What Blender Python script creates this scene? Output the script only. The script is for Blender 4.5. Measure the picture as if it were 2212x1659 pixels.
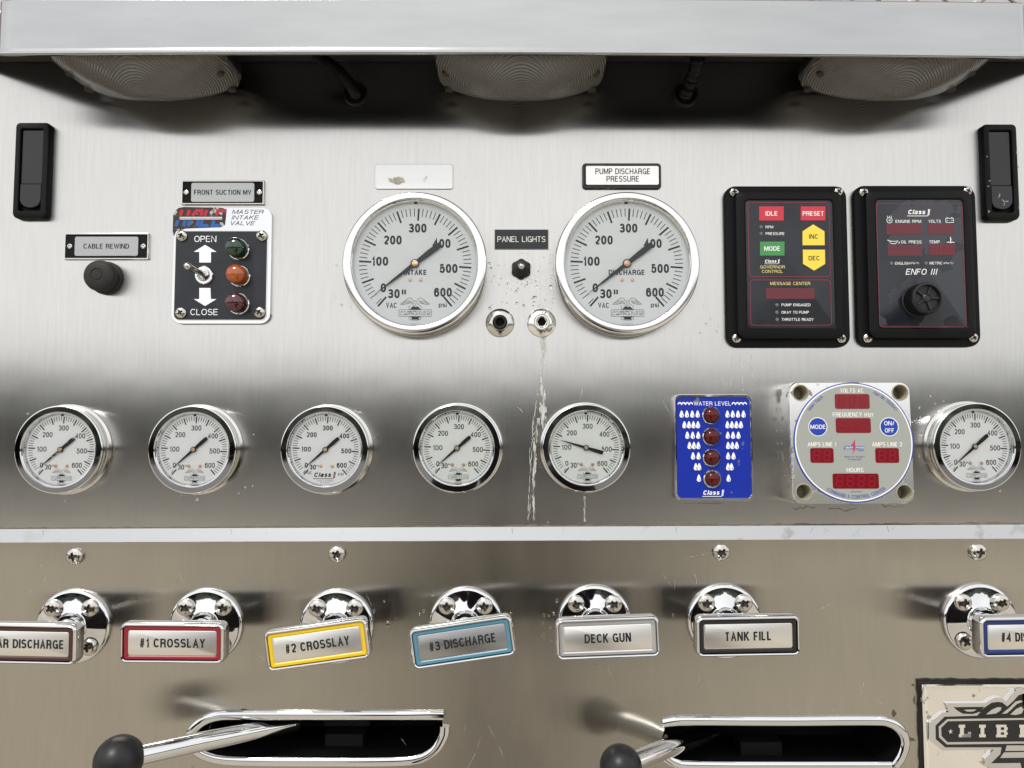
import bpy, math, random
from mathutils import Vector, Matrix
from mathutils.geometry import tessellate_polygon

for o in list(bpy.data.objects):
    bpy.data.objects.remove(o)
S = bpy.context.scene
COL = S.collection
R = math.radians
PI = math.pi
random.seed(7)

# ------------------------------------------------------------------ camera
D = 0.576                       # camera to the panel, metres
FPX, CU, CV = 1600.0, 1106.0, 829.5   # focal length and centre, in units of a 2212 wide view
PITCH = math.atan(0.0597)
cam_d = bpy.data.cameras.new('camera')
cam = bpy.data.objects.new('camera', cam_d)
COL.objects.link(cam)
cam.location = (0, -D, 0)
cam.rotation_euler = (PI / 2 + PITCH, 0, 0)
cam_d.sensor_fit = 'HORIZONTAL'
cam_d.sensor_width = 36
cam_d.lens = 36 * FPX / 2212
cam_d.clip_start = 0.01
cam_d.clip_end = 500
S.camera = cam

# ------------------------------------------------------------------ world, sun, exposure
SUN_EL, SUN_AZ = R(50), R(206)          # azimuth clockwise from +Y
w = bpy.data.worlds.new('World')
S.world = w
w.use_nodes = True
nt = w.node_tree
nt.nodes.clear()
sky = nt.nodes.new('ShaderNodeTexSky')
sky.sky_type = 'NISHITA'
sky.sun_disc = False
sky.sun_elevation = SUN_EL
sky.sun_rotation = SUN_AZ
sky.air_density = 1.0
sky.dust_density = 1.0
sky.ozone_density = 1.0
hs = nt.nodes.new('ShaderNodeHueSaturation')
hs.inputs['Saturation'].default_value = 0.22
bg = nt.nodes.new('ShaderNodeBackground')
bg.inputs['Strength'].default_value = 0.15
wo = nt.nodes.new('ShaderNodeOutputWorld')
nt.links.new(sky.outputs[0], hs.inputs['Color'])
tcw = nt.nodes.new('ShaderNodeTexCoord')
cn = nt.nodes.new('ShaderNodeTexNoise')
cn.inputs['Scale'].default_value = 2.2
cn.inputs['Detail'].default_value = 4
cr = nt.nodes.new('ShaderNodeValToRGB')
cr.color_ramp.elements[0].position = .32
cr.color_ramp.elements[0].color = (6.1, 6.15, 6.25, 1)
cr.color_ramp.elements[1].position = .68
cr.color_ramp.elements[1].color = (7.9, 7.85, 7.7, 1)
cm = nt.nodes.new('ShaderNodeMix')
cm.data_type = 'RGBA'
cm.inputs[0].default_value = 0.85
mpw = nt.nodes.new('ShaderNodeMapping')
mpw.inputs['Location'].default_value = (4.7, 2.2, 0.6)
nt.links.new(tcw.outputs['Generated'], mpw.inputs['Vector'])
nt.links.new(mpw.outputs[0], cn.inputs['Vector'])
nt.links.new(cn.outputs['Fac'], cr.inputs[0])
nt.links.new(hs.outputs[0], cm.inputs[6])
nt.links.new(cr.outputs[0], cm.inputs[7])
nt.links.new(cm.outputs[2], bg.inputs['Color'])
nt.links.new(bg.outputs[0], wo.inputs['Surface'])
sun_d = bpy.data.lights.new('sun', 'SUN')
sun_d.energy = 1.5
sun_d.angle = R(12)
sun_d.color = (1, 0.96, 0.9)
sun = bpy.data.objects.new('sun', sun_d)
COL.objects.link(sun)
sd = Vector((math.sin(SUN_AZ) * math.cos(SUN_EL), math.cos(SUN_AZ) * math.cos(SUN_EL), math.sin(SUN_EL)))
sun.rotation_euler = sd.to_track_quat('Z', 'Y').to_euler()
S.view_settings.view_transform = 'Standard'
S.view_settings.look = 'None'
S.view_settings.exposure = 0.51
S.view_settings.gamma = 1.0
S.view_settings.use_curve_mapping = False
S.cycles.max_bounces = 10
S.cycles.glossy_bounces = 6
S.cycles.transparent_max_bounces = 12
S.cycles.transmission_bounces = 6

# ------------------------------------------------------------------ measuring: a view pixel at h metres in front of the panel
def P(u, v, h=0.0):
    x = (u - CU) / FPX
    y = -(v - CV) / FPX
    dy = math.cos(PITCH) - y * math.sin(PITCH)
    dz = math.sin(PITCH) + y * math.cos(PITCH)
    t = (D - h) / dy
    return Vector((x * t, -h, dz * t))

# ------------------------------------------------------------------ materials
def mat(name, base=(.5, .5, .5), metal=0.0, rough=0.5, spec=0.5, coat=0.0, aniso=0.0, tangent=None,
        bump=None, var=None, rvar=None, trans=0.0, ior=1.45, grain=None):
    """bump=(scale xyz, strength, distance m), var=(scale xyz, amount), rvar=(scale xyz, amount)"""
    m = bpy.data.materials.new(name)
    m.use_nodes = True
    n = m.node_tree.nodes
    l = m.node_tree.links
    b = n['Principled BSDF']
    b.inputs['Base Color'].default_value = (*base, 1)
    b.inputs['Metallic'].default_value = metal
    b.inputs['Roughness'].default_value = rough
    b.inputs['Specular IOR Level'].default_value = spec
    b.inputs['Coat Weight'].default_value = coat
    b.inputs['Coat Roughness'].default_value = 0.05
    b.inputs['Transmission Weight'].default_value = trans
    b.inputs['IOR'].default_value = ior
    b.inputs['Anisotropic'].default_value = aniso
    if tangent:
        c = n.new('ShaderNodeCombineXYZ')
        for i in range(3):
            c.inputs[i].default_value = tangent[i]
        l.new(c.outputs[0], b.inputs['Tangent'])
    geo = None
    def coords(sc):
        nonlocal geo
        if geo is None:
            geo = n.new('ShaderNodeTexCoord')
        mp = n.new('ShaderNodeMapping')
        mp.inputs['Scale'].default_value = sc
        l.new(geo.outputs['Object'], mp.inputs['Vector'])
        return mp.outputs[0]
    def noise(sc, detail=4, rough_=.55):
        t = n.new('ShaderNodeTexNoise')
        t.inputs['Scale'].default_value = 1
        t.inputs['Detail'].default_value = detail
        t.inputs['Roughness'].default_value = rough_
        l.new(coords(sc), t.inputs['Vector'])
        return t.outputs['Fac']
    def rng(fac, a, b_, lo=.3, hi=.7):
        r = n.new('ShaderNodeMapRange')
        r.inputs['From Min'].default_value = lo
        r.inputs['From Max'].default_value = hi
        r.inputs['To Min'].default_value = a
        r.inputs['To Max'].default_value = b_
        l.new(fac, r.inputs['Value'])
        return r.outputs[0]
    if var:
        mx = n.new('ShaderNodeMix')
        mx.data_type = 'RGBA'
        mx.inputs[6].default_value = (*[c * (1 - var[1]) for c in base], 1)
        mx.inputs[7].default_value = (*[min(1, c * (1 + var[1])) for c in base], 1)
        l.new(rng(noise(var[0]), 0, 1, .2, .8), mx.inputs[0])
        l.new(mx.outputs[2], b.inputs['Base Color'])
    if rvar:
        l.new(rng(noise(rvar[0]), max(0.01, rough - rvar[1] * 2), rough + rvar[1] * 2, .1, .9), b.inputs['Roughness'])
    if bump:
        bp = n.new('ShaderNodeBump')
        bp.inputs['Strength'].default_value = bump[1]
        bp.inputs['Distance'].default_value = bump[2]
        l.new(noise(bump[0], 3), bp.inputs['Height'])
        l.new(bp.outputs[0], b.inputs['Normal'])
    return m

def mask_mat(name, ca, cb, scale, lo, hi, ra=.4, rb=.4, ma=0.0, mb=0.0, detail=5):
    """two finishes split by a noise with its own shape: wear, worn paint, pitting"""
    m = mat(name, ca, ma, ra)
    n = m.node_tree.nodes
    l = m.node_tree.links
    b = n['Principled BSDF']
    tc = n.new('ShaderNodeTexCoord')
    t = n.new('ShaderNodeTexNoise')
    t.inputs['Scale'].default_value = scale
    t.inputs['Detail'].default_value = detail
    l.new(tc.outputs['Object'], t.inputs['Vector'])
    r = n.new('ShaderNodeMapRange')
    r.inputs['From Min'].default_value = lo
    r.inputs['From Max'].default_value = hi
    l.new(t.outputs['Fac'], r.inputs['Value'])
    mx = n.new('ShaderNodeMix')
    mx.data_type = 'RGBA'
    mx.inputs[6].default_value = (*ca, 1)
    mx.inputs[7].default_value = (*cb, 1)
    l.new(r.outputs[0], mx.inputs[0])
    l.new(mx.outputs[2], b.inputs['Base Color'])
    for sock, x, y in (('Roughness', ra, rb), ('Metallic', ma, mb)):
        if x != y:
            q = n.new('ShaderNodeMapRange')
            q.inputs['To Min'].default_value = x
            q.inputs['To Max'].default_value = y
            l.new(r.outputs[0], q.inputs['Value'])
            l.new(q.outputs[0], b.inputs[sock])
    return m

def glass_mat(name, tint=(1, 1, 1), refl=.5):
    m = bpy.data.materials.new(name)
    m.use_nodes = True
    n = m.node_tree.nodes
    l = m.node_tree.links
    n.remove(n['Principled BSDF'])
    tr = n.new('ShaderNodeBsdfTransparent')
    tr.inputs[0].default_value = (*tint, 1)
    gl = n.new('ShaderNodeBsdfGlossy')
    gl.inputs['Roughness'].default_value = 0.03
    fr = n.new('ShaderNodeFresnel')
    fr.inputs[0].default_value = 1.45
    mu = n.new('ShaderNodeMath')
    mu.operation = 'MULTIPLY'
    mu.inputs[1].default_value = refl
    mx = n.new('ShaderNodeMixShader')
    l.new(fr.outputs[0], mu.inputs[0])
    l.new(mu.outputs[0], mx.inputs[0])
    l.new(tr.outputs[0], mx.inputs[1])
    l.new(gl.outputs[0], mx.inputs[2])
    l.new(mx.outputs[0], n['Material Output'].inputs['Surface'])
    return m

X = (1, 0, 0)
M = {}
M['panel'] = mat('brushed_stainless', (.505, .497, .48), 1, .235, aniso=.96, tangent=X,
                 var=((430, 26, 430), .04), rvar=((22, 14, 22), .022), bump=((4.5, 6, 4.5), 1.0, .0004))
M['panel_low'] = mat('brushed_stainless_lower', (.42, .40, .36), 1, .235, aniso=.96, tangent=X,
                     var=((430, 26, 430), .045), rvar=((20, 10, 20), .025), bump=((4, 6, 4), 1.0, .0005))
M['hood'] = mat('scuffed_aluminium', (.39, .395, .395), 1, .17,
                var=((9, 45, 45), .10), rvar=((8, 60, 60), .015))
M['hood_inside'] = mat('dark_hood_inside', (.012, .012, .015), 0, .6, .3)  # near-black colour on the hood underside and inner lip
M['strip'] = mask_mat('scratched_polished_trim', (.44, .445, .445), (.33, .33, .32), 55, .62, .70, .17, .3, 1, 1)
M['chrome'] = mat('chrome', (.63, .635, .645), 1, .022, rvar=((120, 120, 120), .012))
M['chrome_worn'] = mask_mat('pitted_chrome', (.84, .83, .81), (.22, .21, .19), 95, .60, .64, .20, .5, 1, .4, 8)
M['chrome_badge'] = mask_mat('badge_chrome', (.84, .83, .81), (.30, .28, .24), 120, .64, .69, .05, .5, 1, .4, 8)
M['steel'] = mat('polished_steel', (.56, .55, .525), 1, .14, rvar=((200, 200, 200), .05))
M['bezel'] = mat('bezel_steel', (.72, .72, .715), 1, .16, rvar=((150, 150, 150), .04))
M['label_steel'] = mat('label_plate_steel', (.76, .745, .72), 1, .36, aniso=.3, tangent=X, var=((25, 700, 25), .05))
M['label_grey'] = mat('label_plate_grey', (.37, .37, .375), 1, .34, aniso=.3, tangent=X, var=((25, 700, 25), .06))
M['screw'] = mat('screw_steel', (.52, .495, .455), 1, .20, rvar=((300, 300, 300), .06))
M['recess'] = mat('screw_recess', (.05, .045, .04), .5, .6)
M['black'] = mat('black_plastic', (.005, .0052, .0063), 0, .5, .16, bump=((900, 900, 900), .25, .0004))
M['black_gloss'] = mat('glossy_black_plastic', (.012, .012, .014), 0, .22, .5)
M['black_face'] = mat('black_overlay', (.016, .018, .024), 0, .30, .4, var=((60, 60, 60), .3))
M['film_face'] = mask_mat('black_overlay_lifting_film', (.010, .012, .018), (.027, .030, .038), 34, .505, .515, .12, .34, detail=4)
M['rubber'] = mat('black_rubber', (.022, .021, .02), 0, .6, .3, bump=((400, 400, 400), .2, .0005))
M['cable'] = mat('black_cable_jacket', (.006, .006, .007), 0, .45, .2)
M['dial_aged'] = mat('aged_dial', (.85, .88, .85), 0, .5, .3)
M['knob'] = mat('black_ball_plastic', (.010, .010, .011), 0, .38, .4)
M['dial'] = mat('white_dial', (.90, .91, .92), 0, .5, .3)
M['dial_big'] = mat('pale_grey_dial', (.84, .87, .885), 0, .5, .3)
M['ink'] = mat('dial_ink', (.016, .018, .02), 0, .5, .3)
M['ink_fine'] = mat('fine_grey_ink', (.16, .17, .18), 0, .5, .3)
M['needle'] = mat('needle_black', (.012, .012, .014), 0, .4, .4)
M['needle_worn'] = mask_mat('needle_worn', (.012, .012, .014), (.5, .48, .44), 260, .60, .64, .4, .4)
M['brass'] = mat('brass', (.72, .52, .30), 1, .28)
M['copper'] = mat('copper', (.62, .40, .28), 1, .35)
M['glass'] = glass_mat('gauge_glass', (.985, .99, .99), .8)
M['white'] = mat('white_print', (.78, .78, .78), 0, .45, .3)
M['cream'] = mat('cream_print', (.74, .74, .68), 0, .45, .3)
M['silver'] = mask_mat('worn_silver_print', (.80, .80, .79), (.45, .45, .45), 120, .60, .66, .25, .4, .9, .9)
M['red'] = mat('red_overlay', (.50, .035, .055), 0, .35, .4)
M['green'] = mat('green_overlay', (.05, .25, .075), 0, .35, .4)
M['yellow'] = mat('yellow_overlay', (.78, .60, .07), 0, .35, .4)
M['yellow_ink'] = mat('yellow_print', (.68, .58, .22), 0, .4, .3)
M['red_line'] = mat('red_line', (.30, .03, .06), 0, .4, .3)
M['display_dim'] = mat('dark_red_window', (.10, .012, .021), 0, .2, .5)
M['display'] = mat('red_window', (.172, .003, .010), 0, .15, .5)
M['segment'] = mat('unlit_segment', (.180, .004, .011), 0, .3, .4)
M['segment_dim'] = mat('unlit_segment_dim', (.112, .014, .024), 0, .3, .4)
M['led_grey'] = mat('grey_led', (.12, .12, .125), 0, .25, .5)
M['blue'] = mask_mat('blue_enamel', (.003, .020, .30), (.10, .11, .16), 75, .70, .715, .25, .5, detail=6)
M['blue_print'] = mat('blue_print', (.012, .045, .34), 0, .35, .4)
M['grey_face'] = mat('grey_green_overlay', (.30, .315, .29), 0, .35, .4)
M['in_brown'] = mat('brown_inlay', (.055, .022, .018), 0, .35, .4)
M['in_red'] = mat('red_inlay', (.24, .018, .026), 0, .3, .4)
M['in_yellow'] = mat('yellow_inlay', (.70, .47, .02), 0, .3, .4)
M['in_blue'] = mat('light_blue_inlay', (.085, .215, .29), 0, .3, .4)
M['in_grey'] = mat('grey_inlay', (.48, .48, .49), .6, .3)
M['in_black'] = mat('black_inlay', (.012, .012, .014), 0, .25, .5)
M['in_navy'] = mat('navy_inlay', (.012, .030, .135), 0, .3, .4)
M['logo_red'] = mat('worn_red_print', (.42, .02, .035), 0, .4, .4)
M['logo_blue'] = mat('worn_blue_print', (.02, .10, .32), 0, .4, .4)
M['maroon'] = mask_mat('dark_painted_reflection', (.035, .018, .018), (.42, .40, .38), 150, .60, .66, .2, .4, .2, .8)  # maroon reflection in the valve plate, put into the colour
M['lens_red'] = mat('red_lens', (.070, .002, .004), 0, .06, .4)
M['lens_dark_red'] = mat('dark_red_lens', (.050, .004, .009), 0, .10, .5, coat=.8)
M['lens_green'] = mat('green_lens', (.002, .026, .010), 0, .10, .5, coat=.8)
M['lens_amber'] = mat('amber_lens', (.30, .060, .003), 0, .10, .5, coat=.8)
M['cavity'] = mat('dark_cavity', (.006, .006, .006), 0, .7, .2)
M['mechanism'] = mat('grimy_mechanism', (.012, .012, .012), .4, .55, bump=((300, 300, 300), .4, .001))
M['gasket'] = mat('black_sealant', (.012, .011, .011), 0, .5, .3, bump=((350, 350, 350), .6, .0012))
def lime_material():
    m = mat('limescale', (.56, .55, .52), .2, .55, var=((260, 90, 260), .3))
    n = m.node_tree.nodes
    l = m.node_tree.links
    tc = n.new('ShaderNodeTexCoord')
    mp = n.new('ShaderNodeMapping')
    mp.inputs['Scale'].default_value = (520, 110, 520)
    t = n.new('ShaderNodeTexNoise')
    t.inputs['Scale'].default_value = 1
    t.inputs['Detail'].default_value = 4
    r = n.new('ShaderNodeMapRange')
    r.inputs['From Min'].default_value = .36
    r.inputs['From Max'].default_value = .56
    r.inputs['To Max'].default_value = .9
    tr = n.new('ShaderNodeBsdfTransparent')
    mx = n.new('ShaderNodeMixShader')
    l.new(tc.outputs['Object'], mp.inputs['Vector'])
    l.new(mp.outputs[0], t.inputs['Vector'])
    l.new(t.outputs['Fac'], r.inputs['Value'])
    l.new(r.outputs[0], mx.inputs[0])
    l.new(tr.outputs[0], mx.inputs[1])
    l.new(n['Principled BSDF'].outputs[0], mx.inputs[2])
    l.new(mx.outputs[0], n['Material Output'].inputs['Surface'])
    return m
M['lime'] = lime_material()
M['scuff'] = mat('scuff_mark', (.30, .30, .30), 0, .6)
M['peeled'] = mat('peeled_adhesive', (.50, .46, .38), .3, .6, bump=((900, 900, 900), .5, .0006), var=((500, 500, 500), .6))
M['grime'] = mat('grime', (.16, .14, .11), .2, .7, var=((120, 120, 120), .4))
M['rust'] = mat('rust_brown', (.10, .075, .05), .2, .7, var=((300, 300, 300), .5))
M['water'] = mat('water', (1, 1, 1), 0, .02, trans=1.0, ior=1.33)
M['tread'] = mat('tread_plate_aluminium', (.40, .395, .385), 1, .22, rvar=((90, 90, 90), .08))
M['ivory'] = mat('aged_plastic', (.30, .28, .20), 0, .5)
M['blank_plate'] = mask_mat('blank_aluminium_plate', (.70, .70, .695), (.55, .54, .52), 160, .66, .72, .40, .5, 1, .9, 7)

def lens_material():
    m = mat('clear_ribbed_lens', (.125, .119, .110), 0, .11, .6)
    n = m.node_tree.nodes
    l = m.node_tree.links
    b = n['Principled BSDF']
    tc = n.new('ShaderNodeTexCoord')
    wv = n.new('ShaderNodeTexWave')
    wv.wave_type = 'RINGS'
    wv.rings_direction = 'Z'
    wv.inputs['Scale'].default_value = 185
    wv.inputs['Distortion'].default_value = 0.6
    wv.inputs['Detail'].default_value = 1
    bp = n.new('ShaderNodeBump')
    bp.inputs['Strength'].default_value = 0.9
    bp.inputs['Distance'].default_value = 0.0008
    l.new(tc.outputs['Object'], wv.inputs['Vector'])
    l.new(wv.outputs['Fac'], bp.inputs['Height'])
    l.new(bp.outputs[0], b.inputs['Normal'])
    return m
M['lamp_lens'] = lens_material()

def ground_material():
    m = mat('gravel_yard', (.34, .285, .215), 0, .9, .2)
    n = m.node_tree.nodes
    l = m.node_tree.links
    b = n['Principled BSDF']
    tc = n.new('ShaderNodeTexCoord')
    t = n.new('ShaderNodeTexNoise')
    t.inputs['Scale'].default_value = 0.35
    t.inputs['Detail'].default_value = 6
    l.new(tc.outputs['Object'], t.inputs['Vector'])
    cr = n.new('ShaderNodeValToRGB')
    cr.color_ramp.elements[0].position = .3
    cr.color_ramp.elements[0].color = (.36, .325, .265, 1)
    cr.color_ramp.elements[1].position = .7
    cr.color_ramp.elements[1].color = (.50, .46, .385, 1)
    l.new(t.outputs['Fac'], cr.inputs[0])
    l.new(cr.outputs[0], b.inputs['Base Color'])
    return m
M['ground'] = ground_material()
M['truck_paint'] = mat('dark_red_paint', (.16, .012, .014), 0, .2, .5, coat=.5)
M['clothes'] = mat('dark_clothes', (.022, .022, .026), 0, .9, .2)
M['asphalt'] = mat('asphalt', (.125, .118, .108), 0, .85, .3, var=((.5, .5, .5), .25))
M['foliage'] = mat('dark_foliage', (.075, .08, .065), 0, .8, .2, var=((.6, .6, .6), .4))

# ------------------------------------------------------------------ objects and tags
def tag(o, label=None, cat=None, group=None, kind=None):
    if label:
        o['label'] = label
    if cat:
        o['category'] = cat
    if group:
        o['group'] = group
    if kind:
        o['kind'] = kind
    return o

BASIS = Matrix.Rotation(PI / 2, 4, 'X')        # local x right, y up, z out of the panel

class Thing:
    """an Empty on the panel; xy() turns a view pixel at height z (mm) into local mm"""
    def __init__(s, name, label, cat, u, v, h=0.0, rot=0.0, group=None, base=0.0):
        p = P(u, v, h * .001)
        s.rot = R(rot)
        s.o = bpy.data.objects.new(name, None)
        s.o.empty_display_size = .01
        COL.objects.link(s.o)
        s.o.location = (p.x, -base * .001, p.z)
        s.o.rotation_euler = (BASIS @ Matrix.Rotation(s.rot, 4, 'Z')).to_euler()
        s.base = base
        tag(s.o, label, cat, group)
    def xy(s, u, v, z=0.0):
        p = P(u, v, (z + s.base) * .001)
        dx, dz = (p.x - s.o.location.x) * 1000, (p.z - s.o.location.z) * 1000
        c, n = math.cos(-s.rot), math.sin(-s.rot)
        return dx * c - dz * n, dx * n + dz * c
    def k(s, z=0.0):
        return .36 * (1 - (z + s.base) / 576)

CACHE = {}
def rr(w, h, r, n=6):
    """rounded rectangle outline, centre 0, counter-clockwise"""
    r = max(min(r, w / 2 - 1e-4, h / 2 - 1e-4), 1e-4)
    pts = []
    for cx, cy, a0 in ((w / 2 - r, h / 2 - r, 0), (-w / 2 + r, h / 2 - r, 90), (-w / 2 + r, -h / 2 + r, 180), (w / 2 - r, -h / 2 + r, 270)):
        for i in range(n + 1):
            a = R(a0 + 90 * i / n)
            pts.append((cx + r * math.cos(a), cy + r * math.sin(a)))
    return pts

# ---- a plain grotesque lettering drawn with strokes: every glyph is a set of centre lines in a unit box
def _arc(cx, cy, rx, ry, a0, a1, e=2.3):
    n_ = max(4, int(abs(a1 - a0) / 15))
    out = []
    for i in range(n_ + 1):
        a = R(a0 + (a1 - a0) * i / n_)
        c, s_ = math.cos(a), math.sin(a)
        out.append((cx + rx * math.copysign(abs(c) ** (2 / e), c), cy + ry * math.copysign(abs(s_) ** (2 / e), s_)))
    return out
_O = _arc(.5, .5, .5, .5, 90, 450)
GLYPH = {      # letter: (width over height, [centre lines], closed ones end where they start)
    'A': (.60, [[(0, 0), (.5, 1), (1, 0)], [(.17, .33), (.83, .33)]]),
    'B': (.58, [[(0, 0), (0, 1), (.5, 1)] + _arc(.5, .765, .42, .235, 90, -90)[1:] + [(0, .53)], [(.45, .53)] + _arc(.5, .265, .5, .265, 90, -90)[1:] + [(0, 0)]]),
    'C': (.60, [_arc(.5, .5, .5, .5, 38, 322)]),
    'D': (.60, [[(.4, 1), (0, 1), (0, 0), (.4, 0)] + _arc(.4, .5, .6, .5, -90, 90)]),
    'E': (.53, [[(1, 1), (0, 1), (0, 0), (1, 0)], [(0, .52), (.9, .52)]]),
    'F': (.50, [[(1, 1), (0, 1), (0, 0)], [(0, .50), (.88, .50)]]),
    'G': (.62, [_arc(.5, .5, .5, .5, 40, 345) + [(1, .46), (.55, .46)], [(1, .46), (1, 0)]]),
    'H': (.60, [[(0, 0), (0, 1)], [(1, 0), (1, 1)], [(0, .52), (1, .52)]]),
    'I': (.14, [[(.5, 0), (.5, 1)]]),
    'J': (.48, [[(1, 1), (1, .3)] + _arc(.5, .3, .5, .3, 0, -180)]),
    'K': (.60, [[(0, 0), (0, 1)], [(.95, 1), (.06, .40)], [(.32, .58), (1, 0)]]),
    'L': (.50, [[(0, 1), (0, 0), (1, 0)]]),
    'M': (.74, [[(0, 0), (0, 1)], [(.02, 1), (.5, .04), (.98, 1)], [(1, 1), (1, 0)]]),
    'N': (.60, [[(0, 0), (0, 1)], [(.02, 1), (.98, 0)], [(1, 0), (1, 1)]]),
    'O': (.63, [_O]),
    'P': (.56, [[(0, 0), (0, 1), (.5, 1)] + _arc(.5, .73, .5, .27, 90, -90)[1:] + [(0, .46)]]),
    'Q': (.63, [_O, [(.6, .25), (1, -.03)]]),
    'R': (.59, [[(0, 0), (0, 1), (.5, 1)] + _arc(.5, .75, .46, .25, 90, -90)[1:] + [(0, .50)], [(.52, .50), (.9, .40), (.98, 0)]]),
    'S': (.57, [_arc(.5, .755, .47, .245, 22, 265) + _arc(.5, .255, .5, .255, 88, -158)]),
    'T': (.56, [[(0, 1), (1, 1)], [(.5, 1), (.5, 0)]]),
    'U': (.59, [[(0, 1), (0, .32)] + _arc(.5, .32, .5, .32, 180, 360) + [(1, 1)]]),
    'V': (.58, [[(0, 1), (.5, 0), (1, 1)]]),
    'W': (.86, [[(0, 1), (.25, 0), (.5, .96), (.75, 0), (1, 1)]]),
    'X': (.58, [[(0, 0), (1, 1)], [(0, 1), (1, 0)]]),
    'Y': (.58, [[(0, 1), (.5, .44), (1, 1)], [(.5, .46), (.5, 0)]]),
    'Z': (.55, [[(0, 1), (1, 1), (0, 0), (1, 0)]]),
    '0': (.55, [_O]),
    '1': (.34, [[(0, .74), (.5, .82), (.85, 1), (.85, 0)]]),
    '2': (.54, [_arc(.5, .72, .5, .28, 170, -35) + [(0, .02)], [(0, 0), (1, 0)]]),
    '3': (.54, [_arc(.48, .76, .45, .24, 165, -88) + _arc(.48, .26, .52, .26, 88, -168)]),
    '4': (.57, [[(.74, 0), (.74, 1), (0, .28), (1, .28)]]),
    '5': (.54, [[(.92, 1), (.14, 1), (.06, .50)] + _arc(.47, .33, .53, .33, 130, -165)]),
    '6': (.54, [_arc(.5, .32, .5, .32, 90, 450), [(0, .33), (0, .55)] + _arc(.5, .55, .5, .45, 180, 25)]),
    '7': (.52, [[(0, 1), (1, 1), (.6, .5), (.35, 0)]]),
    '8': (.54, [_arc(.5, .765, .46, .235, 90, 450), _arc(.5, .265, .5, .265, 90, 450)]),
    '9': (.54, [_arc(.5, .68, .5, .32, 90, 450), [(1, .67), (1, .45)] + _arc(.5, .45, .5, .45, 0, -155)]),
    '#': (.58, [[(.22, 0), (.40, 1)], [(.62, 0), (.80, 1)], [(.04, .66), (1, .66)], [(0, .33), (.96, .33)]]),
    '&': (.64, [[(1, 0), (.22, .72)] + _arc(.42, .80, .24, .2, 200, -60) + [(.1, .34)] + _arc(.4, .25, .4, .25, 160, 360)]),
    '(': (.22, [_arc(1.1, .42, 1.0, .66, 130, 230, 2)]),
    ')': (.22, [_arc(-.1, .42, 1.0, .66, 50, -50, 2)]),
    '/': (.36, [[(0, -.05), (1, 1.05)]]),
    '-': (.30, [[(0, .40), (1, .40)]]),
    '.': (.12, [[(.5, 0), (.5, .06)]]),
    ',': (.12, [[(.6, .06), (.4, -.14)]]),
    '°': (.26, [_arc(.5, .85, .5, .14, 90, 450, 2)]),
    '®': (.40, [_arc(.5, .80, .5, .2, 90, 450, 2)]),
    'a': (.50, [_arc(.5, .52, .45, .2, 160, 0)[:-1] + [(.95, .5), (.95, 0)], [(.95, .40), (.4, .40)] + _arc(.42, .2, .42, .2, 90, 270) + [(.95, .1)]]),
    'c': (.48, [_arc(.5, .36, .5, .36, 40, 320)]),
    'd': (.52, [_arc(.5, .36, .5, .36, 0, 360), [(1, 1), (1, 0)]]),
    'e': (.50, [[(0, .37), (1, .37)] + _arc(.5, .36, .5, .36, 0, 325)]),
    'h': (.50, [[(0, 1), (0, 0)], [(0, .45)] + _arc(.5, .45, .5, .27, 180, 0) + [(1, 0)]]),
    'i': (.13, [[(.5, 0), (.5, .72)], [(.5, .88), (.5, 1)]]),
    'k': (.48, [[(0, 1), (0, 0)], [(.9, .72), (.05, .28)], [(.3, .42), (1, 0)]]),
    'l': (.13, [[(.5, 0), (.5, 1)]]),
    'm': (.78, [[(0, .72), (0, 0)], [(0, .45)] + _arc(.25, .45, .25, .27, 180, 0) + [(.5, 0)], [(.5, .45)] + _arc(.75, .45, .25, .27, 180, 0) + [(1, 0)]]),
    'n': (.50, [[(0, .72), (0, 0)], [(0, .45)] + _arc(.5, .45, .5, .27, 180, 0) + [(1, 0)]]),
    'o': (.52, [_arc(.5, .36, .5, .36, 90, 450)]),
    'p': (.52, [_arc(.5, .36, .5, .36, 180, 540), [(0, .72), (0, -.27)]]),
    'r': (.32, [[(0, .72), (0, 0)], [(0, .40)] + _arc(.8, .40, .8, .30, 180, 80)]),
    's': (.46, [_arc(.5, .545, .46, .175, 25, 265) + _arc(.5, .185, .5, .185, 88, -155)]),
    't': (.30, [[(.45, .95), (.45, .15)] + _arc(.8, .15, .35, .15, 180, 280), [(0, .70), (1, .70)]]),
    'u': (.50, [[(0, .72), (0, .27)] + _arc(.5, .27, .5, .27, 180, 360), [(1, .72), (1, 0)]]),
    'z': (.44, [[(0, .72), (1, .72), (0, 0), (1, 0)]]),
}
GAP, BLANK = .095, .26

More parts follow.
